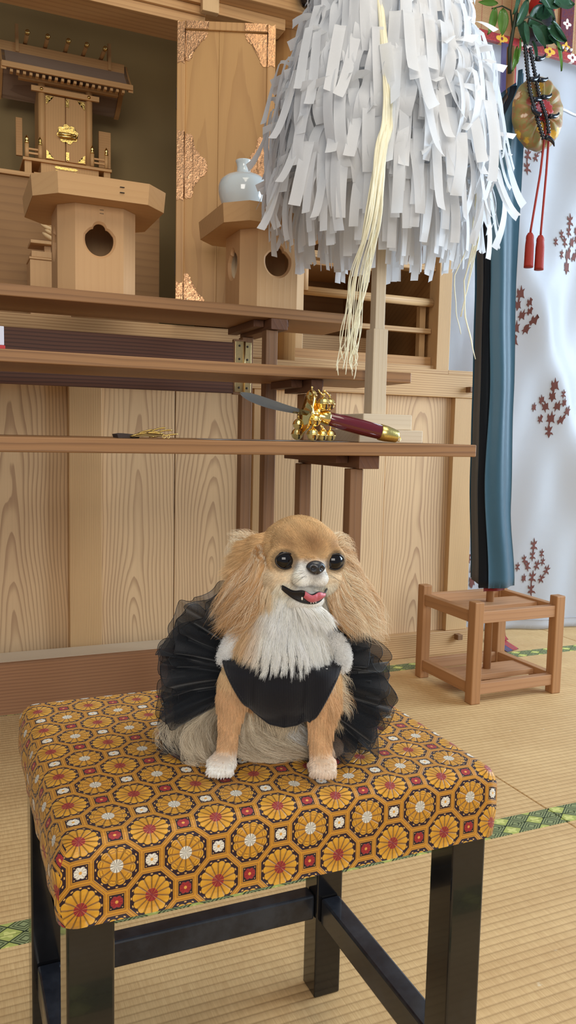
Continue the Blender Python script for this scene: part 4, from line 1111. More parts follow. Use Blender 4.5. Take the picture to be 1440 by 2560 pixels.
# ------------------------------------------------------------------ bell wand, ornament, paper on the lowest table
sw = empty('bell_wand', (.72, 1.47, T3Z), 'gold shrine bell wand with steel blade, crimson handle and gold pommel lying on the table', 'bell wand')
axis0, axis1 = Vector((.700, 1.475, .8385)), Vector((.878, 1.452, .7995))
ad = (axis1-axis0).normalized()
CRIM = plain('crimson_lacquer', c(96, 12, 26), .14, coat=.8)
def along(a, b, prof, seg=28, flat=1.0):
    """turned solid between two points, prof = (fraction, radius)"""
    a, b = Vector(a), Vector(b); pts = [a.lerp(b, s) for s, _ in prof]; return pts, [r for _, r in prof]
p_, r_ = along(axis0, axis1, [(.06, .0105), (.10, .0135), (.3, .0158), (.55, .0165), (.78, .0155), (.80, .0150)])
bm = bmesh.new(); bm_tube(bm, p_, r_, 28)
for v_ in bm.verts:
    pass
from_bm('handle', bm, CRIM, sw, True)
for k in range(4):
    a = k*PI/2+.6; u_ = ad.cross(Vector((0, 0, 1))).normalized(); w_ = ad.cross(u_)
    P = [axis0.lerp(axis1, s)+(u_*math.cos(a)+w_*math.sin(a))*(r+.0002) for s, r in ((.1, .0135), (.3, .0158), (.55, .0165), (.78, .0155))]
    tube('handle_rib', P, .0012, CRIM, sw, 8)
p_, r_ = along(axis0, axis1, [(.775, .0158), (.78, .0172), (.86, .0168), (.985, .0135), (1.0, .0125), (1.003, .010)])
bm = bmesh.new(); bm_tube(bm, p_, r_, 28)
from_bm('pommel', bm, plain('brushed_gold', (.80, .62, .22), .28, 1.0, noise=.3, nscale=500, bumpd=.0002), sw, True)
tube('pommel_ring', [axis1+Vector((.0022+.0, -.001, .002))+Vector((.006*math.sin(t), .003*math.cos(t), -.006+.006*math.cos(t))) for t in np.linspace(0, 2*PI, 14)], .0011, GOLD, sw, 8)
p_, r_ = along(axis0, axis1, [(-.02, .010), (.02, .0135), (.07, .0145), (.13, .0160), (.15, .0140)])
bm = bmesh.new(); bm_tube(bm, p_, r_, 16); from_bm('gold_collar', bm, GOLD, sw, True)
# flared guard: a fluted gold bowl seen from the side
bm = bmesh.new(); u_ = ad.cross(Vector((0, 0, 1))).normalized(); w_ = ad.cross(u_).normalized(); rings = []
for (s, r) in ((.010, .012), (.004, .020), (-.004, .030), (-.012, .040), (-.017, .0465), (-.019, .0465), (-.014, .038), (-.006, .028), (.002, .016)):
    rings.append([bm.verts.new(axis0+ad*(s-.006)+(u_*math.cos(2*PI*k/48)*.8+w_*math.sin(2*PI*k/48))*r*(1+.06*math.cos(2*PI*k/48*8))) for k in range(48)])
for i in range(len(rings)-1):
    for k in range(48): bm.faces.new((rings[i][k], rings[i][(k+1) % 48], rings[i+1][(k+1) % 48], rings[i+1][k]))
from_bm('fluted_guard', bm, GOLD, sw, True)
def bell(x, y, z, r=.0125, amber=False):
    b = lathe('bell', [(.0005, -r), (r*.5, -r*.87), (r*.85, -r*.5), (r, -r*.06), (r*1.08, -r*.03), (r*1.08, r*.05), (r, r*.08), (r*.85, r*.52), (r*.5, r*.88), (r*.2, r*1.0), (r*.16, r*1.25), (.0005, r*1.28)], (x, y, z), GOLD, sw, 28)
    box('bell_slit', x-.0009, x+.0009, y-r*1.02, y-r*.5, z-r*.8, z-r*.2, DARKIRON, b, 0)
    lathe('bell_loop', [(r*.10, -.001), (r*.22, 0), (r*.10, .001)], (x, y, z+r*1.42), GOLD, b, 12, 'y')
    return b
for (x, y, z, r) in ((.7035, 1.452, .862, .0140), (.7245, 1.468, .863, .0125), (.684, 1.450, .8285, .0128), (.6795, 1.449, .7995, .0130), (.7035, 1.455, .7985, .0118), (.7240, 1.460, .7985, .0120), (.694, 1.49, .880, .0118), (.665, 1.49, .820, .0115), (.676, 1.52, .80, .0125)):
    bell(x, y, z, r)
for (a, b) in (((.688, 1.448, .890), (.700, 1.450, .8785)), ((.705, 1.455, .890), (.722, 1.462, .8785)), ((.672, 1.446, .858), (.682, 1.448, .843)), ((.694, 1.445, .818), (.712, 1.452, .806))):
    tube('bell_wire', [a, b], .0016, GOLD, sw, 8)
# blade: leaf-shaped, from guard up and left
STEEL = plain('polished_steel', (.42, .44, .45), .12, 1.0, noise=.25, nscale=8)
bt = Vector((.538, 1.495, .8795)); b0 = axis0+Vector((-.018, .004, .004)); bd = (bt-b0); Lb = bd.length; bd.normalize(); wv = Vector((-bd.z, 0, bd.x)).normalized()
if wv.z < 0: wv = -wv
wdir = (wv*.55+Vector((0, -.83, 0))).normalized(); nd = bd.cross(wdir)
bm = bmesh.new(); rows = []
for i in range(25):
    s = i/24; hw = .0075+.0065*math.sin(PI*min(1, s**1.4*.95)); 
    if s > .80: hw *= math.sqrt(max(0, 1-((s-.80)/.205)**2))
    hw = max(hw, .0006); P = b0+bd*Lb*s+wv*(-.004*math.sin(PI*s))
    rows.append([bm.verts.new(P+wdir*hw), bm.verts.new(P+nd*.0022*(1-s*.6)), bm.verts.new(P-wdir*hw), bm.verts.new(P-nd*.0022*(1-s*.6))])
for i in range(24):
    for k in range(4): bm.faces.new((rows[i][k], rows[i][(k+1) % 4], rows[i+1][(k+1) % 4], rows[i+1][k]))
bm.faces.new(rows[0]); bm.faces.new(rows[-1][::-1])
from_bm('blade', bm, STEEL, sw)

ps = grid_mesh('paper_sheet', lambda u, v: (.475+.285*u, 1.437+.17*v, .7858+.0012*abs(math.sin(u*7))*(1-v)), 30, 6, plain('white_sheet', c(228, 230, 232), .7), None, thick=.0003)
tag(ps, 'thin white paper sheet lying flat on the lowest table under the blade', 'paper')
go = empty('gold_hair_ornament', (.35, 1.50, T3Z), 'gold metal ornament with upswept prongs on a small dark plate, on the lowest table', 'ornament')
prism('dark_plate', [(.296, .7856), (.335, .7856), (.338, .792), (.305, .7945), (.294, .7925)], 1.49, 1.54, plain('dark_felt', c(62, 50, 44), .8), go)
for (x0, z0, x1, z1, x2, z2, r, y) in ((.317, .789, .345, .798, .375, .7985, .0016, 1.485), (.335, .7945, .35, .8005, .366, .8025, .0014, 1.50), (.357, .798, .370, .806, .388, .8065, .0016, 1.492), (.366, .7945, .378, .8035, .399, .802, .0016, 1.484), (.352, .7885, .385, .792, .408, .7955, .0016, 1.478), (.345, .7965, .36, .7955, .376, .7955, .0014, 1.47)):
    P = [Vector((x0, y, z0))*(1-t)**2+Vector((x1, y, z1))*2*t*(1-t)+Vector((x2, y, z2))*t*t for t in np.linspace(0, 1, 10)]
    tube('gold_prong', P, [r*.6]+[r]*8+[r*.4], GILT, go, 8, ry=2.6)
prism('crest_plate', [(.318, .788), (.350, .7965), (.378, .7955), (.383, .7905), (.345, .789)], 1.474, 1.50, plain('bronze_plate', (.30, .20, .08), .4, 1.0), go)
for x in (.378, .386): tube('gold_loop', [(x+.0025*math.cos(t), 1.470, .7895+.0035*math.sin(t)) for t in np.linspace(0, 2*PI, 12)], .0008, GOLD, go, 6)

wb = empty('white_box', (.08, 1.69, .953), 'small white box with a red base at the left end of the middle table', 'box')
box('box_body', .045, .107, 1.66, 1.72, .9605, .997, plain('white_card', c(216, 218, 232), .6), wb, .001)
box('box_base', .043, .109, 1.658, 1.722, .9532, .960, plain('red_card', c(190, 50, 50), .6), wb, .001)

# carved figure behind the left tray stand
def q2(x, z): k = 2.45/2.2; return x*k, CAMZ+(z-CAMZ)*k
cf = empty('carved_figure', (.27, 2.47, 1.0405), 'pale carved wooden figure with curled tufts on a small pedestal behind the left tray stand', 'carving')
CARV = plain('pale_carved_wood', c(206, 172, 124), .6, noise=.06, nscale=60)
def cbox(n, x0, x1, z0, z1, y0=2.44, y1=2.53):
    a, za = q2(x0, z0); b, zb_ = q2(x1, z1); return box(n, a, b, y0, y1, za, zb_, W_PALE, cf, .0015)
cbox('pedestal', .207, .31, 1.016, 1.236); cbox('pedestal_cap', .205, .312, 1.2365, 1.242, 2.437, 2.533); cbox('plinth_block', .211, .306, 1.2425, 1.258)
cbox('corner_post', .245, .262, 1.2585, 1.277, 2.46, 2.475); cbox('deck', .209, .31, 1.2775, 1.286)
for (x, z, ang, L, r) in ((.262, 1.340, 172, .042, .0055), (.268, 1.331, 175, .042, .0055), (.272, 1.321, 182, .040, .0055), (.278, 1.312, 190, .036, .0055), (.272, 1.296, 176, .036, .0065), (.285, 1.300, 160, .03, .0065)):
    a, b = q2(x, z); P = [(a+L*t*math.cos(R_(ang)), 2.465-.01*t, b+L*t*math.sin(R_(ang))+.012*t*t) for t in np.linspace(0, 1, 8)]
    tube('curled_tuft', P, [r, r*1.05, r*1.1, r*1.15, r*1.15, r*1.05, r*.8, r*.3], CARV, cf, 12)
x, z = q2(.285, 1.30); bm = bmesh.new(); bmesh.ops.create_uvsphere(bm, u_segments=20, v_segments=14, radius=1); bmesh.ops.scale(bm, vec=(.035, .03, .05), verts=bm.verts); bmesh.ops.translate(bm, vec=(x+.02, 2.49, z+.025), verts=bm.verts); from_bm('carved_body', bm, CARV, cf, True)
for (x, z, ang) in ((.222, 1.398, 150), (.221, 1.375, 205), (.226, 1.355, 230)):
    a, b = q2(x, z); P = [(a+.026*t*math.cos(R_(ang)), 2.465, b+.026*t*math.sin(R_(ang))+.01*t*t) for t in np.linspace(0, 1, 6)]
    tube('curled_tuft', P, [.006, .0065, .006, .005, .004, .0015], CARV, cf, 10)

# ------------------------------------------------------------------ the dog
from mathutils.bvhtree import BVHTree
DOG = Vector((.2875, .6885, .4715))
dog = empty('dog', DOG, 'small long-haired tan and white dog in a black tulle dress sitting on the brocade stool', 'dog', rz=-R_(23.447))
dog['pose'] = 'sitting'
bm = bmesh.new()
def ell(cx, cy, cz, rx, ry, rz_, M4=None):
    r = bmesh.ops.create_icosphere(bm, subdivisions=3, radius=1)
    bmesh.ops.scale(bm, vec=(rx, ry, rz_), verts=r['verts']); bmesh.ops.translate(bm, vec=(cx, cy, cz), verts=r['verts'])
    if M4 is not None: bmesh.ops.transform(bm, matrix=M4, verts=r['verts'])
def limb(pts, rads):
    P = []; Q = []
    for i in range(len(pts)-1):
        for t in np.linspace(0, 1, 7)[:-1]: P.append(Vector(pts[i]).lerp(Vector(pts[i+1]), t)); Q.append(rads[i]*(1-t)+rads[i+1]*t)
    P.append(Vector(pts[-1])); Q.append(rads[-1]); bm_tube(bm, P, Q, 18)
HC = Vector((.0225, .012, .2100)); HA = R_(20)
HM = Matrix.Translation(HC) @ Matrix.Rotation(HA, 4, 'Z') @ Matrix.Rotation(R_(-2), 4, 'X') @ Matrix.Rotation(R_(3.0), 4, 'Y')
HMi = HM.inverted()
ell(.006, .030, .092, .043, .040, .050); ell(.002, .070, .070, .048, .052, .050); ell(-.002, .112, .050, .058, .050, .050)
for s in (-1, 1):
    ell(s*.052, .082, .030, .024, .042, .029); ell(s*.060, .045, .010, .013, .026, .0105)
limb([(.006, .036, .105), (.010, .030, .15), (.018, .022, .195)], [.044, .038, .034])
limb([(-.030, .016, .098), (-.0405, .006, .064), (-.0435, .004, .034), (-.0455, .000, .012)], [.023, .0150, .0098, .0100])
limb([(.044, .016, .098), (.0475, .006, .064), (.0460, .004, .034), (.0475, .001, .012)], [.023, .0160, .0112, .0108])
for cx, cy in ((-.0485, -.008), (.0495, -.006)):
    ell(cx, cy, .0090, .0140, .0165, .0088)
    for k, dx in enumerate((-.0088, -.003, .003, .0088)): ell(cx+dx, cy-.0125-(.002 if k in (1, 2) else 0), .0062, .0040, .0062, .0056)
ell(.001, .005, .0, .0392, .040, .0398, HM); ell(0, -.010, .010, .034, .027, .026, HM)
for s in (-1, 1):
    ell(s*.021, -.009, -.018, .0195, .021, .017, HM); ell(s*.0078-.002, -.0360, -.0160, .0100, .0100, .0082, HM)
    ell(s*.0262, -.0200, -.0005, .0140, .0105, .0136, HM); ell(s*.0225, -.0235, .0105, .0110, .0070, .0040, HM)
    for (x, y, z, r) in ((.030, .014, .006, .014), (.040, .021, .004, .010), (.048, .026, -.004, .007), (.053, .028, -.016, .005)): ell(s*x, y, z, r, r*.8, r*1.1, HM)
ell(-.002, -.034, -.0105, .0155, .0135, .0110, HM); ell(-.0025, -.040, -.002, .0075, .0085, .0062, HM); ell(0, -.0250, -.0375, .0165, .0170, .0085, HM)
me = bpy.data.meshes.new('tmp'); bm.to_mesh(me); bm.free(); tmp = link('tmp', me, None)
md = tmp.modifiers.new('r', 'REMESH'); md.mode = 'VOXEL'; md.voxel_size = .0019; md.use_smooth_shade = True
ms = tmp.modifiers.new('s', 'SMOOTH'); ms.iterations = 9; ms.factor = .5
dg = bpy.context.evaluated_depsgraph_get(); ev = tmp.evaluated_get(dg); bme = bpy.data.meshes.new_from_object(ev)
bpy.data.objects.remove(tmp)
bme.name = 'body'
SKIN = T('dog_skin')
_p = SKIN.n('ShaderNodeAttribute'); _p.attribute_name = 'tint'; _p.attribute_type = 'GEOMETRY'
SKIN.bsdf(_p.outputs['Color'], .8, 0, None, 0, .2); SKIN = SKIN.m
body = link('body', bme, SKIN, dog)
nv = len(bme.vertices); co = np.empty(nv*3, np.float32); bme.vertices.foreach_get('co', co); co = co.reshape(-1, 3).astype(float)
bme.calc_loop_triangles(); nt_ = len(bme.loop_triangles); tri = np.empty(nt_*3, np.int32); bme.loop_triangles.foreach_get('vertices', tri); tri = tri.reshape(-1, 3)
vn = np.empty(nv*3, np.float32); bme.vertices.foreach_get('normal', vn); vn = vn.reshape(-1, 3).astype(float)
bvh = BVHTree.FromPolygons([tuple(v_) for v_ in co], [tuple(t_) for t_ in tri])
Hr = np.array(HM.to_3x3()); Hri = Hr.T; Hc = np.array(HC)
def sstep(x, a, b): t = np.clip((x-a)/(b-a), 0, 1); return t*t*(3-2*t)
def mixa(a, b, f): return a*(1-f[:, None])+b*f[:, None]
def lc(*v): return np.array(c(*v))
TAN, GOLDF, BROWN, CREAM, WHT, GREY = lc(230, 194, 146), lc(216, 176, 124), lc(150, 106, 66), lc(250, 236, 208), lc(255, 254, 248), lc(196, 184, 166)
def furcolor(p):
    """coat colour by place on the animal, the marking it wears"""
    h = (p-Hc) @ Hr           # head frame
    n = len(p); col = np.tile(TAN, (n, 1)).astype(float)
    head = sstep(-np.linalg.norm(h*[1, 1, 1.05], axis=1), -.062, -.052)
    ax = np.abs(h[:, 0])
    # golden crown, lighter temples
    col = mixa(col, np.tile(GOLDF, (n, 1)), head*.75)
    col = mixa(col, np.tile(lc(232, 196, 144), (n, 1)), head*sstep(h[:, 2], .018, .036)*.55)
    # brown between and above the eyes
    br = np.exp(-((h[:, 0]/.011)**2+((h[:, 2]-.013)/.012)**2))*(h[:, 1] < 0)
    br = np.maximum(br, .75*np.exp(-(((ax-.022)/.010)**2+((h[:, 2]-.014)/.006)**2))*(h[:, 1] < -.01))
    br = np.maximum(br, .8*np.exp(-(((ax-.011)/.0055)**2+((h[:, 2]+.005)/.006)**2))*(h[:, 1] < -.02))
    col = mixa(col, np.tile(BROWN, (n, 1)), br*.75)
    # white muzzle, lips and chin
    mz = sstep(-h[:, 1], .028, .036)*sstep(-h[:, 2], -.004, .004)
    mz = np.maximum(mz, sstep(-h[:, 2], .017, .026)*sstep(-h[:, 1], .002, .014)*(ax < .03))
    col = mixa(col, np.tile(WHT, (n, 1)), np.clip(mz, 0, 1)*.92)
    chk = sstep(-h[:, 2], .000, .016)*sstep(ax, .010, .020)*(h[:, 1] < .01)*head
    col = mixa(col, np.tile(CREAM, (n, 1)), chk*.55)
    for sg in (-1, 1):
        de = np.sqrt(((h[:, 0]-sg*.0252)/1.15)**2+(h[:, 2]+.0004)**2)
        col = mixa(col, np.tile(lc(46, 32, 26), (n, 1)), sstep(-de, -.0118, -.0092)*(h[:, 1] < -.01)*.55)
    nb = np.exp(-((h[:, 0]/.008)**2+((h[:, 2]+.010)/.005)**2))*(h[:, 1] < -.03)
    col = mixa(col, np.tile(lc(120, 110, 108), (n, 1)), nb*.7)
    # chest
    x, y, z = p[:, 0], p[:, 1], p[:, 2]
    ch = (1-head)*sstep(-np.abs(x-.012), -.034, -.012)*sstep(z, .085, .11)*(y < .045)
    ch = np.maximum(ch, sstep(-h[:, 2], .034, .046)*sstep(-np.abs(x-.020), -.042, -.022)*(y < .03))
    col = mixa(col, np.tile(WHT, (n, 1)), ch*.9)
    # legs, paws
    leg = (z < .085)*(y < .035)
    col = mixa(col, np.tile(lc(222, 180, 134), (n, 1)), leg*1.0)
    col = mixa(col, np.tile(WHT, (n, 1)), leg*sstep(-z, -.024, -.008)*np.where(x < 0, .9, .45))
    rear = np.maximum(sstep(y, .035, .06)*(z < .08), (np.abs(x-.005) < .026)*(z < .07)*1.0)
    col = mixa(col, np.tile(lc(214, 196, 166), (n, 1)), rear)
    return np.clip(col, 0, 1)
ca = bme.attributes.new('tint', 'FLOAT_COLOR', 'POINT'); cc_ = np.ones((nv, 4), np.float32); cc_[:, :3] = furcolor(co)*.8; ca.data.foreach_set('color', cc_.ravel())

EYES = [np.array((s*.0250, -.0222, -.0002)) for s in (-1, 1)]
ER = .0106
def mouth_z(t): return -.0262-.0010*np.cos(t*PI*1.0)-.0014*np.cos(t*PI*3), -.0258-.0118*np.clip(1-np.abs(t)**2.4, 0, 1)**.8
MW = .0232
def mouth_mask(h, pad=0.):
    t = (h[:, 0]+.0042)/(MW+pad); zu, zl = mouth_z(np.clip(t, -1, 1))
    return (np.abs(t) < 1)*(h[:, 2] < zu-.0006+pad*.1)*(h[:, 2] > zl+.0004-pad*.3)*(h[:, 1] < -.015)
FUR = T('dog_fur'); _a = FUR.n('ShaderNodeAttribute'); _a.attribute_name = 'tint'; _a.attribute_type = 'GEOMETRY'
FUR.bsdf(_a.outputs['Color'], .55, 0, None, 0, .28); FUR = FUR.m
def hair_object(name, P, colr, r0, m=FUR, parent=None):
    """P: strands x points x 3, colr: strands x 3"""
    N, K, _ = P.shape; hc = bpy.data.hair_curves.new(name); hc.add_curves([K]*N)
    hc.attributes['position'].data.foreach_set('vector', P.astype(np.float32).ravel())
    ra = hc.attributes.get('radius') or hc.attributes.new('radius', 'FLOAT', 'POINT')
    tp = np.linspace(0, 1, K); rr = (r0 if np.ndim(r0) else np.full(N, r0))[:, None]*(1-tp[None, :]**2*.85)
    ra.data.foreach_set('value', rr.astype(np.float32).ravel())
    ta = hc.attributes.new('tint', 'FLOAT_COLOR', 'CURVE'); q_ = np.ones((N, 4), np.float32); q_[:, :3] = colr; ta.data.foreach_set('color', q_.ravel())
    hc.materials.append(m); o = bpy.data.objects.new(name, hc); COL.objects.link(o); o.parent = parent or dog; return o
def sample(n, mask_fn=None):
    a, b, d = co[tri[:, 0]], co[tri[:, 1]], co[tri[:, 2]]; ar = np.linalg.norm(np.cross(b-a, d-a), axis=1)
    if mask_fn is not None: ar = ar*mask_fn((a+b+d)/3)
    i = rng.choice(len(ar), n, p=ar/ar.sum()); u = rng.random(n); v_ = rng.random(n); f = u+v_ > 1; u[f] = 1-u[f]; v_[f] = 1-v_[f]
    p = a[i]+(b[i]-a[i])*u[:, None]+(d[i]-a[i])*v_[:, None]
    nn = vn[tri[i, 0]]*(1-u-v_)[:, None]+vn[tri[i, 1]]*u[:, None]+vn[tri[i, 2]]*v_[:, None]
    return p, nn/np.linalg.norm(nn, axis=1)[:, None]
def nrm(v_): return v_/np.maximum(np.linalg.norm(v_, axis=-1, keepdims=True), 1e-9)
def vnoise(p, f, seed):
    """cheap smooth vector noise made of a few sines"""
    r = np.random.default_rng(seed); o = np.zeros((len(p), 3))
    for k in range(5):
        w_ = r.normal(size=(3, 3))*f; ph = r.random(3)*6.3; o += np.sin(p @ w_+ph)/(1+k*.3)
    return o/2.2
def groom(p, n, L, flow, lift, grav, K=7, clump=.0, curl=.0, jit=.15, seed=0, cf=60):
    """strands that leave the skin between normal and flow and fall towards gravity"""
    N = len(p); r = np.random.default_rng(seed)
    tf = flow-n*np.sum(flow*n, axis=1)[:, None]*.85
    d0 = nrm(n*np.asarray(lift).reshape(-1, 1)+nrm(tf)+vnoise(p, 90, seed)*.18+r.normal(size=(N, 3))*jit)
    d1 = nrm(nrm(tf)+np.array([0, 0, -1.])*np.asarray(grav).reshape(-1, 1)+vnoise(p, cf, seed+5)*.35+r.normal(size=(N, 3))*jit*.7)
    s = np.linspace(0, 1, K)[None, :, None]
    P = p[:, None, :]+L[:, None, None]*(d0[:, None, :]*(s-.5*s*s)+d1[:, None, :]*(.5*s*s)*1.15)
    if clump:
        cs = clump; q_ = p+vnoise(p, 200, seed+3)*cs*.3; ce = (np.floor(q_/cs)+.5)*cs; dl_ = ce-q_; P = P+dl_[:, None, :]*(s**1.3)*.85
    if curl:
        cu = vnoise(p, 500, seed+9); P = P+cu[:, None, :]*curl*s*np.sin(s*5)
    return P
def push_out(P, eps=.0006):
    return P
def tinted(p, amt=.10, seed=0):
    r = np.random.default_rng(seed); k = 1+r.normal(size=(len(p), 1))*amt; st = 1+.16*np.sin((p @ np.array([300., 120., 210.]))[:, None]+r.normal(size=(len(p), 1)))*.6
    return np.clip(furcolor(p)*k*st, 0, 1)
# --- short coat of the face and skull
p, n = sample(95000, lambda q_: (np.linalg.norm((q_-Hc), axis=1) < .066)*(q_[:, 2] > .150))
h = (p-Hc) @ Hr
keep = np.ones(len(p), bool)
for e in EYES: keep &= np.linalg.norm((h-e)*[1, .9, 1.22], axis=1) > ER*1.06
keep &= ~mouth_mask(h, .0012); keep &= np.linalg.norm((h-np.array((-.0028, -.050, -.0044)))*[.95, 1, 1.25], axis=1) > .0098
p, n, h = p[keep], n[keep], h[keep]
ax = np.abs(h[:, 0]); back = sstep(h[:, 1], -.012, .018); mz = sstep(-h[:, 1], .026, .034)*(h[:, 2] < .004)
L = .0052+.004*back+.010*sstep(ax, .030, .040)*back-.0026*mz; L = L+.010*sstep(-h[:, 2], .018, .034)*(1-mz)*sstep(ax, .010, .024)
L = np.where(np.linalg.norm((np.abs(h)*[1, 0, 1]-[.0245, 0, .0015]), axis=1) < .0155, .0026, L)
flowh = h-np.array((0, -.050, .000)); flowh[:, 1] += .02; flowh = nrm(flowh); flowh[:, 2] -= .35*sstep(ax, .02, .036); flow = flowh @ Hri
hair_object('face_fur', groom(p, n, L*rng.uniform(.75, 1.15, len(p)), flow, .32, .15+.3*back, K=5, seed=1, jit=.10), tinted(p, .09, 1), .00012)
# --- ears: long silky curtains
def guides(name, roots_c, spread, n_, K_, guide, wid, colf, r0, seed, frizz=.004, parent=None):
    """a lock of hair that follows a guide line, fanning out towards its tips"""
    r = np.random.default_rng(seed); G = np.array(guide, float)
    tt = np.linspace(0, 1, K_); gi = np.stack([np.interp(tt, np.linspace(0, 1, len(G)), G[:, k]) for k in range(3)], 1)
    for _ in range(3): gi[1:-1] = (gi[:-2]+gi[1:-1]*2+gi[2:])/4
    off = r.normal(size=(n_, 3)); off /= np.maximum(1, np.linalg.norm(off, axis=1))[:, None]; k1 = (tt**1.1)[None, :, None]
    ln = r.uniform(.55, 1.0, n_)
    gl = np.stack([np.stack([np.interp(tt*l_, tt, gi[:, k]) for k in range(3)], 1) for l_ in ln])
    P = gl + off[:, None, :]*np.array(spread)[None, None, :]*(1-k1) + off[:, None, :]*np.array(wid)[None, None, :]*k1
    ph = r.random((n_, 3))*6.3; cl = vnoise(off, 3.0, seed+2)
    P = P+cl[:, None, :]*frizz*k1+np.sin(ph[:, None, :]*.25+cl[:, None, :]*2+tt[None, :, None]*8)*frizz*.55*k1
    P[:, :, 2] = np.maximum(P[:, :, 2], .0012+off[:, None, 2]*.001+.0012)
    col = colf(P[:, 0], off, r); return hair_object(name, P, col, r0, FUR, parent)
def colmix(a, b, w_=.5, v_=.10):
    def f(p0, off, r):
        cl = np.sin(off[:, :1]*13+off[:, 1:2]*7+r.random()*6)*.28+np.sin(off[:, 2:]*17+off[:, :1]*5+r.random()*6)*.22
        k = np.clip(w_+off[:, :1]*.3+cl+r.normal(size=(len(off), 1))*.16, 0, 1); return np.clip((a*(1-k)+b*k)*(1+r.normal(size=(len(off), 1))*v_), 0, 1)
    return f
LT = lc(250, 236, 208); GD = lc(204, 156, 102); DKG = lc(186, 126, 66)
def hd(*v): return tuple(HM @ Vector(v))
# left ear (picture left): up-swept wisps and long fall
guides('ear_fur', None, (.010, .012, .012), 2550, 12, [hd(-.032, .014, .004), (-.018, .028, .212), (-.030, .034, .215), (-.036, .034, .203), (-.038, .032, .186)], (.012, .012, .014), colmix(LT, GD, .45), .00014, 21, .006)
guides('ear_fur', None, (.008, .010, .008), 544, 10, [hd(-.033, .016, .006), (-.020, .030, .216), (-.033, .036, .222), (-.044, .036, .226)], (.010, .008, .006), colmix(LT, GD, .3), .00016, 22, .005)
guides('ear_fur', None, (.012, .012, .014), 3910, 14, [hd(-.034, .010, .000), (-.018, .018, .196), (-.029, .018, .178), (-.039, .016, .160), (-.052, .014, .142)], (.016, .014, .012), colmix(GD, LT, .40), .00015, 23, .008)
guides('ear_fur', None, (.012, .012, .012), 3230, 14, [hd(-.034, -.002, -.008), (-.016, -.002, .180), (-.026, .000, .164), (-.036, .002, .150), (-.048, .003, .138)], (.014, .012, .010), colmix(GD, LT, .30), .00014, 24, .007)
# right ear (picture right)
guides('ear_fur', None, (.010, .012, .012), 2210, 12, [hd(.032, .014, .004), (.060, .026, .208), (.070, .028, .198), (.079, .028, .186), (.084, .028, .166)], (.009, .010, .014), colmix(LT, GD, .45), .00014, 31, .006)
guides('ear_fur', None, (.008, .010, .008), 408, 10, [hd(.033, .016, .006), (.060, .026, .220), (.068, .028, .219), (.075, .028, .210)], (.006, .008, .008), colmix(LT, GD, .3), .00016, 32, .006)
guides('ear_fur', None, (.010, .012, .014), 3230, 14, [hd(.034, .010, .000), (.066, .020, .190), (.078, .020, .174), (.087, .018, .158), (.096, .016, .140)], (.010, .012, .014), colmix(LT, GD, .38), .00015, 33, .008)
guides('ear_fur', None, (.008, .008, .010), 442, 14, [hd(.036, .008, .006), (.078, .020, .176), (.092, .020, .156), (.102, .018, .142), (.110, .018, .132)], (.006, .010, .012), colmix(LT, GD, .3), .00016, 34, .009)
guides('ear_fur', None, (.010, .010, .012), 2380, 12, [hd(.034, -.002, -.008), (.058, .006, .178), (.066, .006, .162), (.074, .004, .148), (.080, .004, .134)], (.010, .010, .010), colmix(GD, LT, .45), .00014, 35, .007)
# --- cheeks and ruff
p, n = sample(52000, lambda q_: (q_[:, 2] > .108+.02*(np.abs(q_[:, 0]-.014) > .03))*(q_[:, 2] < .196)*(q_[:, 1] < .085))
h = (p-Hc) @ Hr
k = (h[:, 2] < -.024)*((h[:, 1] > -.020)|(h[:, 2] < -.040)) & ~mouth_mask(h, .004)
k &= ~((np.abs(h[:, 0]) < .020)*(h[:, 2] > -.042)*(h[:, 1] < -.008)); k &= ~((np.abs(p[:, 0]-.011) > .034)*(p[:, 2] < .130)*(p[:, 1] < .03))
p, n, h = p[k], n[k], h[k]
side = np.clip(np.abs(p[:, 0]-.015)/.05, 0, 1)
L = (.018+.013*rng.random(len(p)))*(.9+.3*side)*np.where(p[:, 2] > .165, .85, 1.0)*(.62+.38*sstep(p[:, 2], .108, .135))
flow = np.stack([(p[:, 0]-.012)*26, -.25-(0*side), -np.ones(len(p))], 1)
hair_object('chest_ruff', groom(p, n, L, nrm(flow), .55+.7*(p[:, 2] < .142)*(p[:, 1] < .03), .9, K=9, seed=3, jit=.12, cf=110, curl=.0016, clump=.006), tinted(p-np.array([0, 0, .006]), .08, 3), .00014)
# --- body, thighs
p, n = sample(26000, lambda q_: (q_[:, 2] < .104)*((q_[:, 1] > .045)|((q_[:, 2] < .05)&(np.abs(q_[:, 0]) < .028))).astype(float))
flow = np.stack([p[:, 0]*6, -.3*np.ones(len(p)), -.8*np.ones(len(p))], 1)
P = groom(p, n, .016+.010*rng.random(len(p)), nrm(flow), .35, .6, K=6, seed=5, jit=.2, curl=.001); P[:, :, 2] = np.maximum(P[:, :, 2], .002+.001*rng.random((len(p), 1)))
hair_object('body_fur', P, tinted(p, .10, 5), .00018)
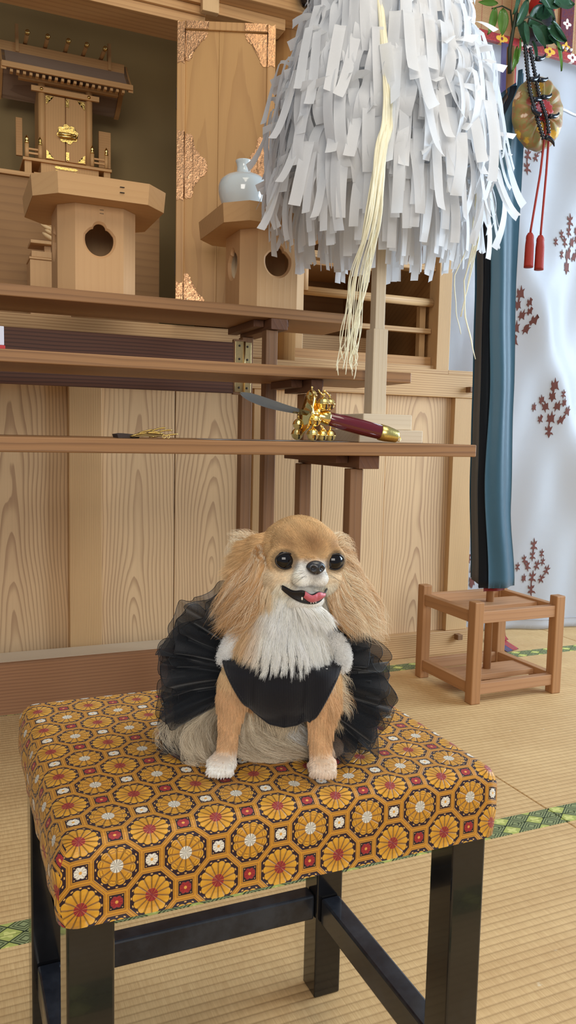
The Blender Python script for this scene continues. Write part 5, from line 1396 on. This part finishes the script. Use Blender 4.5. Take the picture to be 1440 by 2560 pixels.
# --- fore legs
p, n = sample(56000, lambda q_: ((q_[:, 2] < .094)*(q_[:, 1] < .040)*(np.abs(q_[:, 0]-.003) > .026)).astype(float))
L = .0042+.006*sstep(p[:, 2], .05, .09)+.008*sstep(p[:, 1], .008, .022)*(p[:, 2] > .015)+np.where((p[:, 0] > .052)*(p[:, 2] > .03), .006, 0); L = np.where(p[:, 2] < .018, .0034, L)
flow = np.stack([np.sign(p[:, 0])*.15, .10+.3*sstep(p[:, 1], .0, .02), -np.ones(len(p))], 1)
P = groom(p, n, L*rng.uniform(.7, 1.2, len(p)), nrm(flow), .26, .3, K=5, seed=7, jit=.14, clump=.003); P[:, :, 2] = np.maximum(P[:, :, 2], .0015)
hair_object('leg_fur', P, tinted(p, .08, 7), .00012)
guides('leg_feathering', None, (.006, .006, .022), 420, 9, [(.056, .022, .085), (.064, .026, .078), (.072, .026, .068), (.076, .024, .056)], (.008, .01, .020), colmix(LT, GD, .2), .00015, 41, .006)
# --- long pale hair of tail and flanks spread on the seat
PALE, PALE2 = lc(242, 226, 198), lc(158, 134, 102)
guides('tail_fur', None, (.012, .012, .010), 2600, 14, [(-.050, .085, .040), (-.075, .070, .038), (-.094, .052, .026), (-.098, .036, .008), (-.082, .022, .004)], (.016, .014, .006), colmix(PALE, PALE2, .4), .00013, 51, .008)
guides('tail_fur', None, (.012, .010, .010), 2800, 14, [(-.045, .065, .040), (-.064, .048, .034), (-.076, .030, .020), (-.074, .014, .006), (-.060, .008, .004)], (.014, .010, .005), colmix(PALE, PALE2, .35), .00013, 52, .007)
guides('tail_fur', None, (.014, .010, .010), 3600, 14, [(-.024, .050, .046), (-.022, .034, .032), (-.012, .024, .018), (.008, .020, .007), (.030, .022, .004)], (.020, .010, .006), colmix(PALE, PALE2, .3), .00013, 53, .008)
guides('tail_fur', None, (.016, .010, .010), 2400, 12, [(.006, .050, .046), (.012, .036, .030), (.022, .030, .014), (.036, .028, .005)], (.018, .010, .006), colmix(WHT, PALE2, .35), .00013, 54, .006)
guides('tail_fur', None, (.014, .010, .010), 2400, 12, [(-.034, .046, .046), (-.040, .028, .032), (-.030, .016, .012), (-.014, .010, .004)], (.016, .010, .006), colmix(PALE, PALE2, .4), .00013, 55, .007)

# --- face details
EYE = plain('dog_eye', (.005, .003, .003), .03, coat=.0, spec=.45)
RIM = plain('black_eyelid', (.016, .011, .010), .42)
for e in EYES:
    bm = bmesh.new(); bmesh.ops.create_uvsphere(bm, u_segments=40, v_segments=28, radius=ER)
    bmesh.ops.transform(bm, matrix=HM @ Matrix.Translation(Vector(e)), verts=bm.verts); from_bm('eye', bm, EYE, dog, True, world=False)
    sx_ = 1 if e[0] > 0 else -1
    P = []
    for t in np.linspace(0, 2*PI, 33):
        d = Vector((math.cos(t)*.88, 0, math.sin(t)*(.66 if math.sin(t) > 0 else .74)-.02)); d = d*ER
        yy = -math.sqrt(max(0, ER*ER-d.x*d.x-d.z*d.z))-.0004
        P.append(HM @ (Vector(e)+Vector((d.x, yy, d.z))))
    bm = bmesh.new(); bm_tube(bm, P, .0008, 10, cap=False); from_bm('eyelid', bm, RIM, dog, True, world=False)
NOSE = T('wet_black_nose'); _v = NOSE.coord(); NOSE.bsdf((.022, .022, .026), .32, 0, NOSE.bump(NOSE.voro(_v, 900), .0003, .5), .35, .5); NOSE = NOSE.m
bm = bmesh.new(); bmesh.ops.create_uvsphere(bm, u_segments=48, v_segments=32, radius=1)
for v_ in bm.verts:
    x, y, z = v_.co; w_ = .0092*(1-.22*max(0, -z)); v_.co = Vector((x*w_, y*.0062, z*.0066))
    g = math.exp(-(((abs(v_.co.x)-.0040)/.0016)**2+((v_.co.z+.0002)/.0020)**2))
    if y < 0: v_.co.y += .0034*g
    if y < 0 and z < 0: v_.co.y += .0012*math.exp(-(v_.co.x/.0009)**2)
bmesh.ops.transform(bm, matrix=HM @ Matrix.Translation((-.0028, -.0492, -.0042)), verts=bm.verts); from_bm('nose', bm, NOSE, dog, True, world=False)
def onface(x, z, off):
    o = HM @ Vector((x, -.09, z)); d = (HM.to_3x3() @ Vector((0, 1, 0)))
    hit = bvh.ray_cast(o, d); q_ = hit[0] if hit[0] is not None else HM @ Vector((x, -.035, z)); return HMi @ q_ - Vector((0, off, 0))
LIP = plain('black_lip', (.008, .006, .007), .55, bumpd=.0004, nscale=900, noise=.3)
def mpt(t, s, off):
    zu, zl = mouth_z(np.array(t)); zu, zl = float(zu)-.0012-.0014*t, float(zl)-.0004-.0014*t; z = zu+(zl-zu)*s
    return Vector((t*MW-.0042, -(.0448-.0185*t*t*abs(t)**.3)+.0035*s-off, z))
def face_patch(name, t0, t1, f, nu, nv_, m, thick=.0012):
    bm = bmesh.new(); g = [[bm.verts.new(HM @ f(t0+(t1-t0)*i/nu, j/nv_)) for j in range(nv_+1)] for i in range(nu+1)]
    for i in range(nu):
        for j in range(nv_): bm.faces.new((g[i][j], g[i+1][j], g[i+1][j+1], g[i][j+1]))
    for _ in range(2): bmesh.ops.smooth_vert(bm, verts=bm.verts, factor=.4, use_axis_x=True, use_axis_y=True, use_axis_z=True)
    bmesh.ops.solidify(bm, geom=bm.faces, thickness=thick); return from_bm(name, bm, m, dog, True, world=False)
face_patch('mouth', -1, 1, lambda t, s: mpt(t, s, .0009-.0016*math.sin(PI*s)*(1-t*t)), 40, 8, LIP)
for s_, r_l in ((0, .0006), (1, .0010)):
    P = [HM @ mpt(t, s_, .0014) for t in np.linspace(-.98, .98, 36)]; 
    for _ in range(3): P = [P[0]]+[(P[i-1]+P[i]*2+P[i+1])/4 for i in range(1, len(P)-1)]+[P[-1]]
    bm = bmesh.new(); bm_tube(bm, P, [r_l*(.5+.5*math.sin(PI*i/35)) for i in range(36)], 10); from_bm('lip', bm, LIP, dog, True, world=False)
TONG = plain('pink_tongue', c(196, 96, 104), .42, noise=.10, nscale=500, bumpd=.0006)
def tong(t, s):
    sag = .46+.34*math.sin(PI*(t+.30)/1.0); a = mpt(t, .04+sag*s, 0.0); 
    return a-Vector((0, .0022+.0022*math.sin(PI*s)-.0010*math.exp(-((t-.26)/.06)**2), 0))
face_patch('tongue', -.30, .70, tong, 26, 8, TONG, .001)
TOOTH = plain('tooth', c(236, 230, 214), .3)
for t, s, r in ((-.33, .70, .0009), (.62, .62, .0007), (.05, .93, .0005), (.16, .93, .0005), (.27, .92, .0005)):
    b = HM @ (mpt(t, s, .0022)); bm = bmesh.new(); bmesh.ops.create_uvsphere(bm, u_segments=12, v_segments=8, radius=1); bmesh.ops.scale(bm, vec=(r, r, r*1.8), verts=bm.verts); bmesh.ops.translate(bm, vec=b, verts=bm.verts); from_bm('tooth', bm, TOOTH, dog, True, world=False)
# whisker-like pale brow and muzzle hairs
r = np.random.default_rng(9); Q = []
for i in range(14):
    s = -1 if i % 2 else 1; b = np.array(HM @ onface(s*r.uniform(.008, .014), r.uniform(-.016, -.008), 0)); d = nrm(np.array([[s*1.0, -.25, r.uniform(-.5, .1)]]))[0] @ Hri
    Q.append([b+d*.018*t+np.array([0, 0, -.004*t*t]) for t in np.linspace(0, 1, 7)])
hair_object('whisker', np.array(Q), np.tile(lc(60, 50, 46), (14, 1)), .00008)
# --- the dress
def cord_mat():
    t = T('black_corduroy'); x, y, z = t.xyz(t.coord()); s = (x/.0016).fr(); rid = (s*PI).sin(); n = t.noise(t.coord(), 300, 2)
    t.bsdf(t.mix(rid, (.003, .003, .004), (.009, .008, .012)), .75, 0, t.bump(rid+n*.3, .0008, .7), 0, .25, .15); return t.m
CORD = cord_mat()
def onbody(x, z, off):
    hit = bvh.ray_cast(Vector((x, -.12, z)), Vector((0, 1, 0))); q_ = hit[0] if hit[0] is not None else Vector((x, .02, z)); return q_-Vector((0, off, 0))
VX, VZ = .011, .046
def vest(u, v):
    z = VZ+.072*v; wL = (.024+(z-VZ)*.60)*min(1, .62+v*3.2); wR = (.022+(z-VZ)*.54)*min(1, .62+v*3.2)
    x = VX-wL+(wL+wR)*u; yb = .004
    a = onbody(x, z, .0065 if z < .09 or abs(x-VX) > .024 else .0045); a.y = min(a.y, -.006+.55*abs(x-VX)+.10*max(0, .07-z)) if z < .10 else min(a.y, .012+.3*abs(x-VX)); return a
bm = bmesh.new(); g = [[bm.verts.new(vest(i/40, j/26)) for j in range(27)] for i in range(41)]
for i in range(40):
    for j in range(26): bm.faces.new((g[i][j], g[i+1][j], g[i+1][j+1], g[i][j+1]))
for _ in range(3): bmesh.ops.smooth_vert(bm, verts=[v_ for v_ in bm.verts if not v_.is_boundary], factor=.5, use_axis_x=True, use_axis_y=True, use_axis_z=True)
edge = [g[0][j].co.copy() for j in range(26, -1, -1)]+[g[i][0].co.copy() for i in range(1, 41)]+[g[40][j].co.copy() for j in range(1, 27)]
bmesh.ops.solidify(bm, geom=bm.faces, thickness=-.0018); bod = from_bm('dress_bodice', bm, CORD, dog, True, world=False)
for _ in range(3): edge = [edge[0]]+[(edge[i-1]+edge[i]*2+edge[i+1])/4 for i in range(1, len(edge)-1)]+[edge[-1]]
bm = bmesh.new(); bm_tube(bm, [e+Vector((0, -.0006, 0)) for e in edge], .0019, 10); from_bm('dress_trim', bm, CORD, dog, True, world=False)
bm = bmesh.new(); bmesh.ops.create_uvsphere(bm, u_segments=40, v_segments=24, radius=1); bmesh.ops.scale(bm, vec=(.056, .052, .056), verts=bm.verts); bmesh.ops.translate(bm, vec=(.004, .082, .082), verts=bm.verts)
from_bm('dress_back', bm, CORD, dog, True, world=False)
# fluffy white shoulder straps
FLEECE = plain('white_fleece', c(226, 224, 220), .9, noise=.06, nscale=200, bumpd=.001)
for nm, K, sd in (('shoulder_strap', [(-.034, .140), (-.041, .127), (-.047, .115), (-.049, .106)], 61), ('shoulder_strap', [(.058, .130), (.065, .121), (.068, .112), (.067, .102)], 62)):
    P = []
    for x, z in K:
        a = onbody(x, z, .003); a.y = min(a.y, .012); P.append(a)
    bm = bmesh.new(); bm_tube(bm, P, [.005, .0065, .0065, .004], 14); s_ = from_bm(nm, bm, FLEECE, dog, True, world=False)
    r = np.random.default_rng(sd); N = 3000; i = r.random(N)*(len(P)-1); i0 = np.minimum(i.astype(int), len(P)-2); f = (i-i0)[:, None]; A = np.array([list(q_) for q_ in P])
    d = nrm(r.normal(size=(N, 3))*[1, .8, 1]-[0, .3, 0]); base = A[i0]*(1-f)+A[i0+1]*f+d*.0052
    t_ = np.linspace(0, 1, 8)[None, :, None]; cu = r.normal(size=(N, 3)); Q = base[:, None, :]+d[:, None, :]*.0042*t_+np.sin(t_*9+cu[:, None, :]*2)*.0013*t_
    hair_object('fleece_pile', Q, np.clip(lc(244, 242, 238)*(1+r.normal(size=(N, 1))*.05), 0, 1), .00016, FUR, dog)
# tulle skirt, layers of transparent net
def net():
    t = T('black_tulle'); u, v, _ = t.xyz(t.coord('UV')); a = ((u*620.0+v*80.0).fr()-.5).abs(); b = ((u*620.0-v*80.0).fr()-.5).abs(); g_ = a.mx(b).ss(.34, .42)
    b_ = t.bsdf((.006, .008, .012), .6, 0, None, 0, .3, .3, out=False); tr = t.n('ShaderNodeBsdfTransparent'); mx = t.n('ShaderNodeMixShader')
    dens = (g_*.42+.40+(1.0-v)*.30).mn(1.0); t.l(dens, mx.inputs[0]); t.l(tr.outputs[0], mx.inputs[1]); t.l(b_.outputs[0], mx.inputs[2]); t.l(mx.outputs[0], t.out.inputs[0]); return t.m
NET = net(); NETEDGE = plain('net_hem', (.006, .007, .010), .6)
SC0 = Vector((.0, .085, .075))
def outline(th):
    """reach of the skirt in the picture plane, th from straight left (180) over the top"""
    K = [(-70, .098), (-45, .118), (-20, .128), (0, .122), (25, .108), (60, .09), (90, .092), (110, .100), (126, .112), (145, .122), (165, .124), (180, .120), (200, .126), (215, .138), (235, .112), (255, .085)]
    return lerp(th, K)
for L_ in range(6):
    rs_ = random.Random(90+L_); ph = rs_.random()*6; kR = (1.0, .92, .97, .84, .88, .74)[L_]; y0 = (.100, .085, .070, .060, .048, .075)[L_]; nf = (15, 17, 13, 19, 16, 21)[L_]
    def sk_f(u, v, kR=kR, y0=y0, nf=nf, ph=ph, L_=L_):
        th = -68+(322)*u; R = outline(th)*kR*(1+.035*math.sin(u*nf*5.1+ph)+.02*math.sin(u*nf*12+ph)); r0 = .034; r = r0+(R-r0)*v; a = R_(th)
        y = y0-SC0.y+SC0.y + .012*v*math.sin(u*nf*6.28+ph)*(.3+v)+ .005*v*math.sin(u*nf*14.3+ph*2) - .022*v*v
        x = SC0.x+r*math.cos(a)*1.0; z = SC0.z+r*math.sin(a)
        x += .004*v*math.cos(u*nf*6.28+ph)
        if z < .004: y -= (.004-z)*.5; z = .0025+.001*L_*.3
        return (x, y, z)
    o = grid_mesh('tulle_layer', sk_f, 260, 12, NET, dog, world=False, uv=True)
    P = [Vector(sk_f(i/260, 1)) for i in range(261)]; bm = bmesh.new(); bm_tube(bm, P, .0003, 5); from_bm('tulle_hem', bm, NETEDGE, dog, True, world=False)
for L_ in range(5):      # gathered flounces flaring at both sides
    for sgn in (-1, 1):
        rs_ = random.Random(190+L_*2+sgn); ph = rs_.random()*6
        def fl_f(u, v, sgn=sgn, ph=ph, L_=L_):
            a0, a1 = (-42, 30) if sgn > 0 else (146, 226)
            th = a0+(a1-a0)*u; R = outline(th)*(.95-.10*L_+.05*math.sin(u*23+ph)); r = .05+(R-.05)*v; a = R_(th)
            y = .055+.012*L_-.020*v+.014*v*math.sin(u*30+ph+v*2)
            z = SC0.z+r*math.sin(a)+.006*v*math.sin(u*41+ph); x = SC0.x+r*math.cos(a)
            if z < .004: z = .003
            return (x, y, z)
        grid_mesh('tulle_flounce', fl_f, 90, 10, NET, dog, world=False, uv=True)
        P = [Vector(fl_f(i/90, 1)) for i in range(91)]; bm = bmesh.new(); bm_tube(bm, P, .0003, 5); from_bm('tulle_hem', bm, NETEDGE, dog, True, world=False)

# ------------------------------------------------------------------ light
w = bpy.data.worlds.new('world'); SC.world = w; w.use_nodes = True
bg = w.node_tree.nodes['Background']; bg.inputs[0].default_value = (.76, .87, 1, 1); bg.inputs[1].default_value = .33
def area(name, loc, target, sx, sy, power, col):
    l = bpy.data.lights.new(name, 'AREA'); l.shape = 'RECTANGLE'; l.size = sx; l.size_y = sy; l.energy = power; l.color = col
    o = bpy.data.objects.new(name, l); COL.objects.link(o); o.location = loc
    o.rotation_euler = (Vector(target)-Vector(loc)).to_track_quat('-Z', 'Y').to_euler(); return o
area('window_light_right', (4.3, .9, 1.6), (1.2, 1.9, 1.0), 2.4, 1.8, 170, (.68, .84, 1.0))
area('fill_light_behind', (-.7, -2.6, 1.75), (.8, 1.9, .9), 2.4, 1.4, 72, (1.0, .94, .86))  # warm fill added from behind the camera
area('overhead_light', (.9, .4, 2.75), (.9, 1.1, 0), 1.4, 1.4, 22, (1.0, .88, .70))  # warm area light from overhead, its source unseen
SC.view_settings.view_transform = 'Standard'; SC.view_settings.look = 'None'; SC.view_settings.exposure = .08; SC.view_settings.gamma = 1
SC.view_settings.use_curve_mapping = False
SC.cycles.max_bounces = 7; SC.cycles.transparent_max_bounces = 16; SC.cycles.use_denoising = True
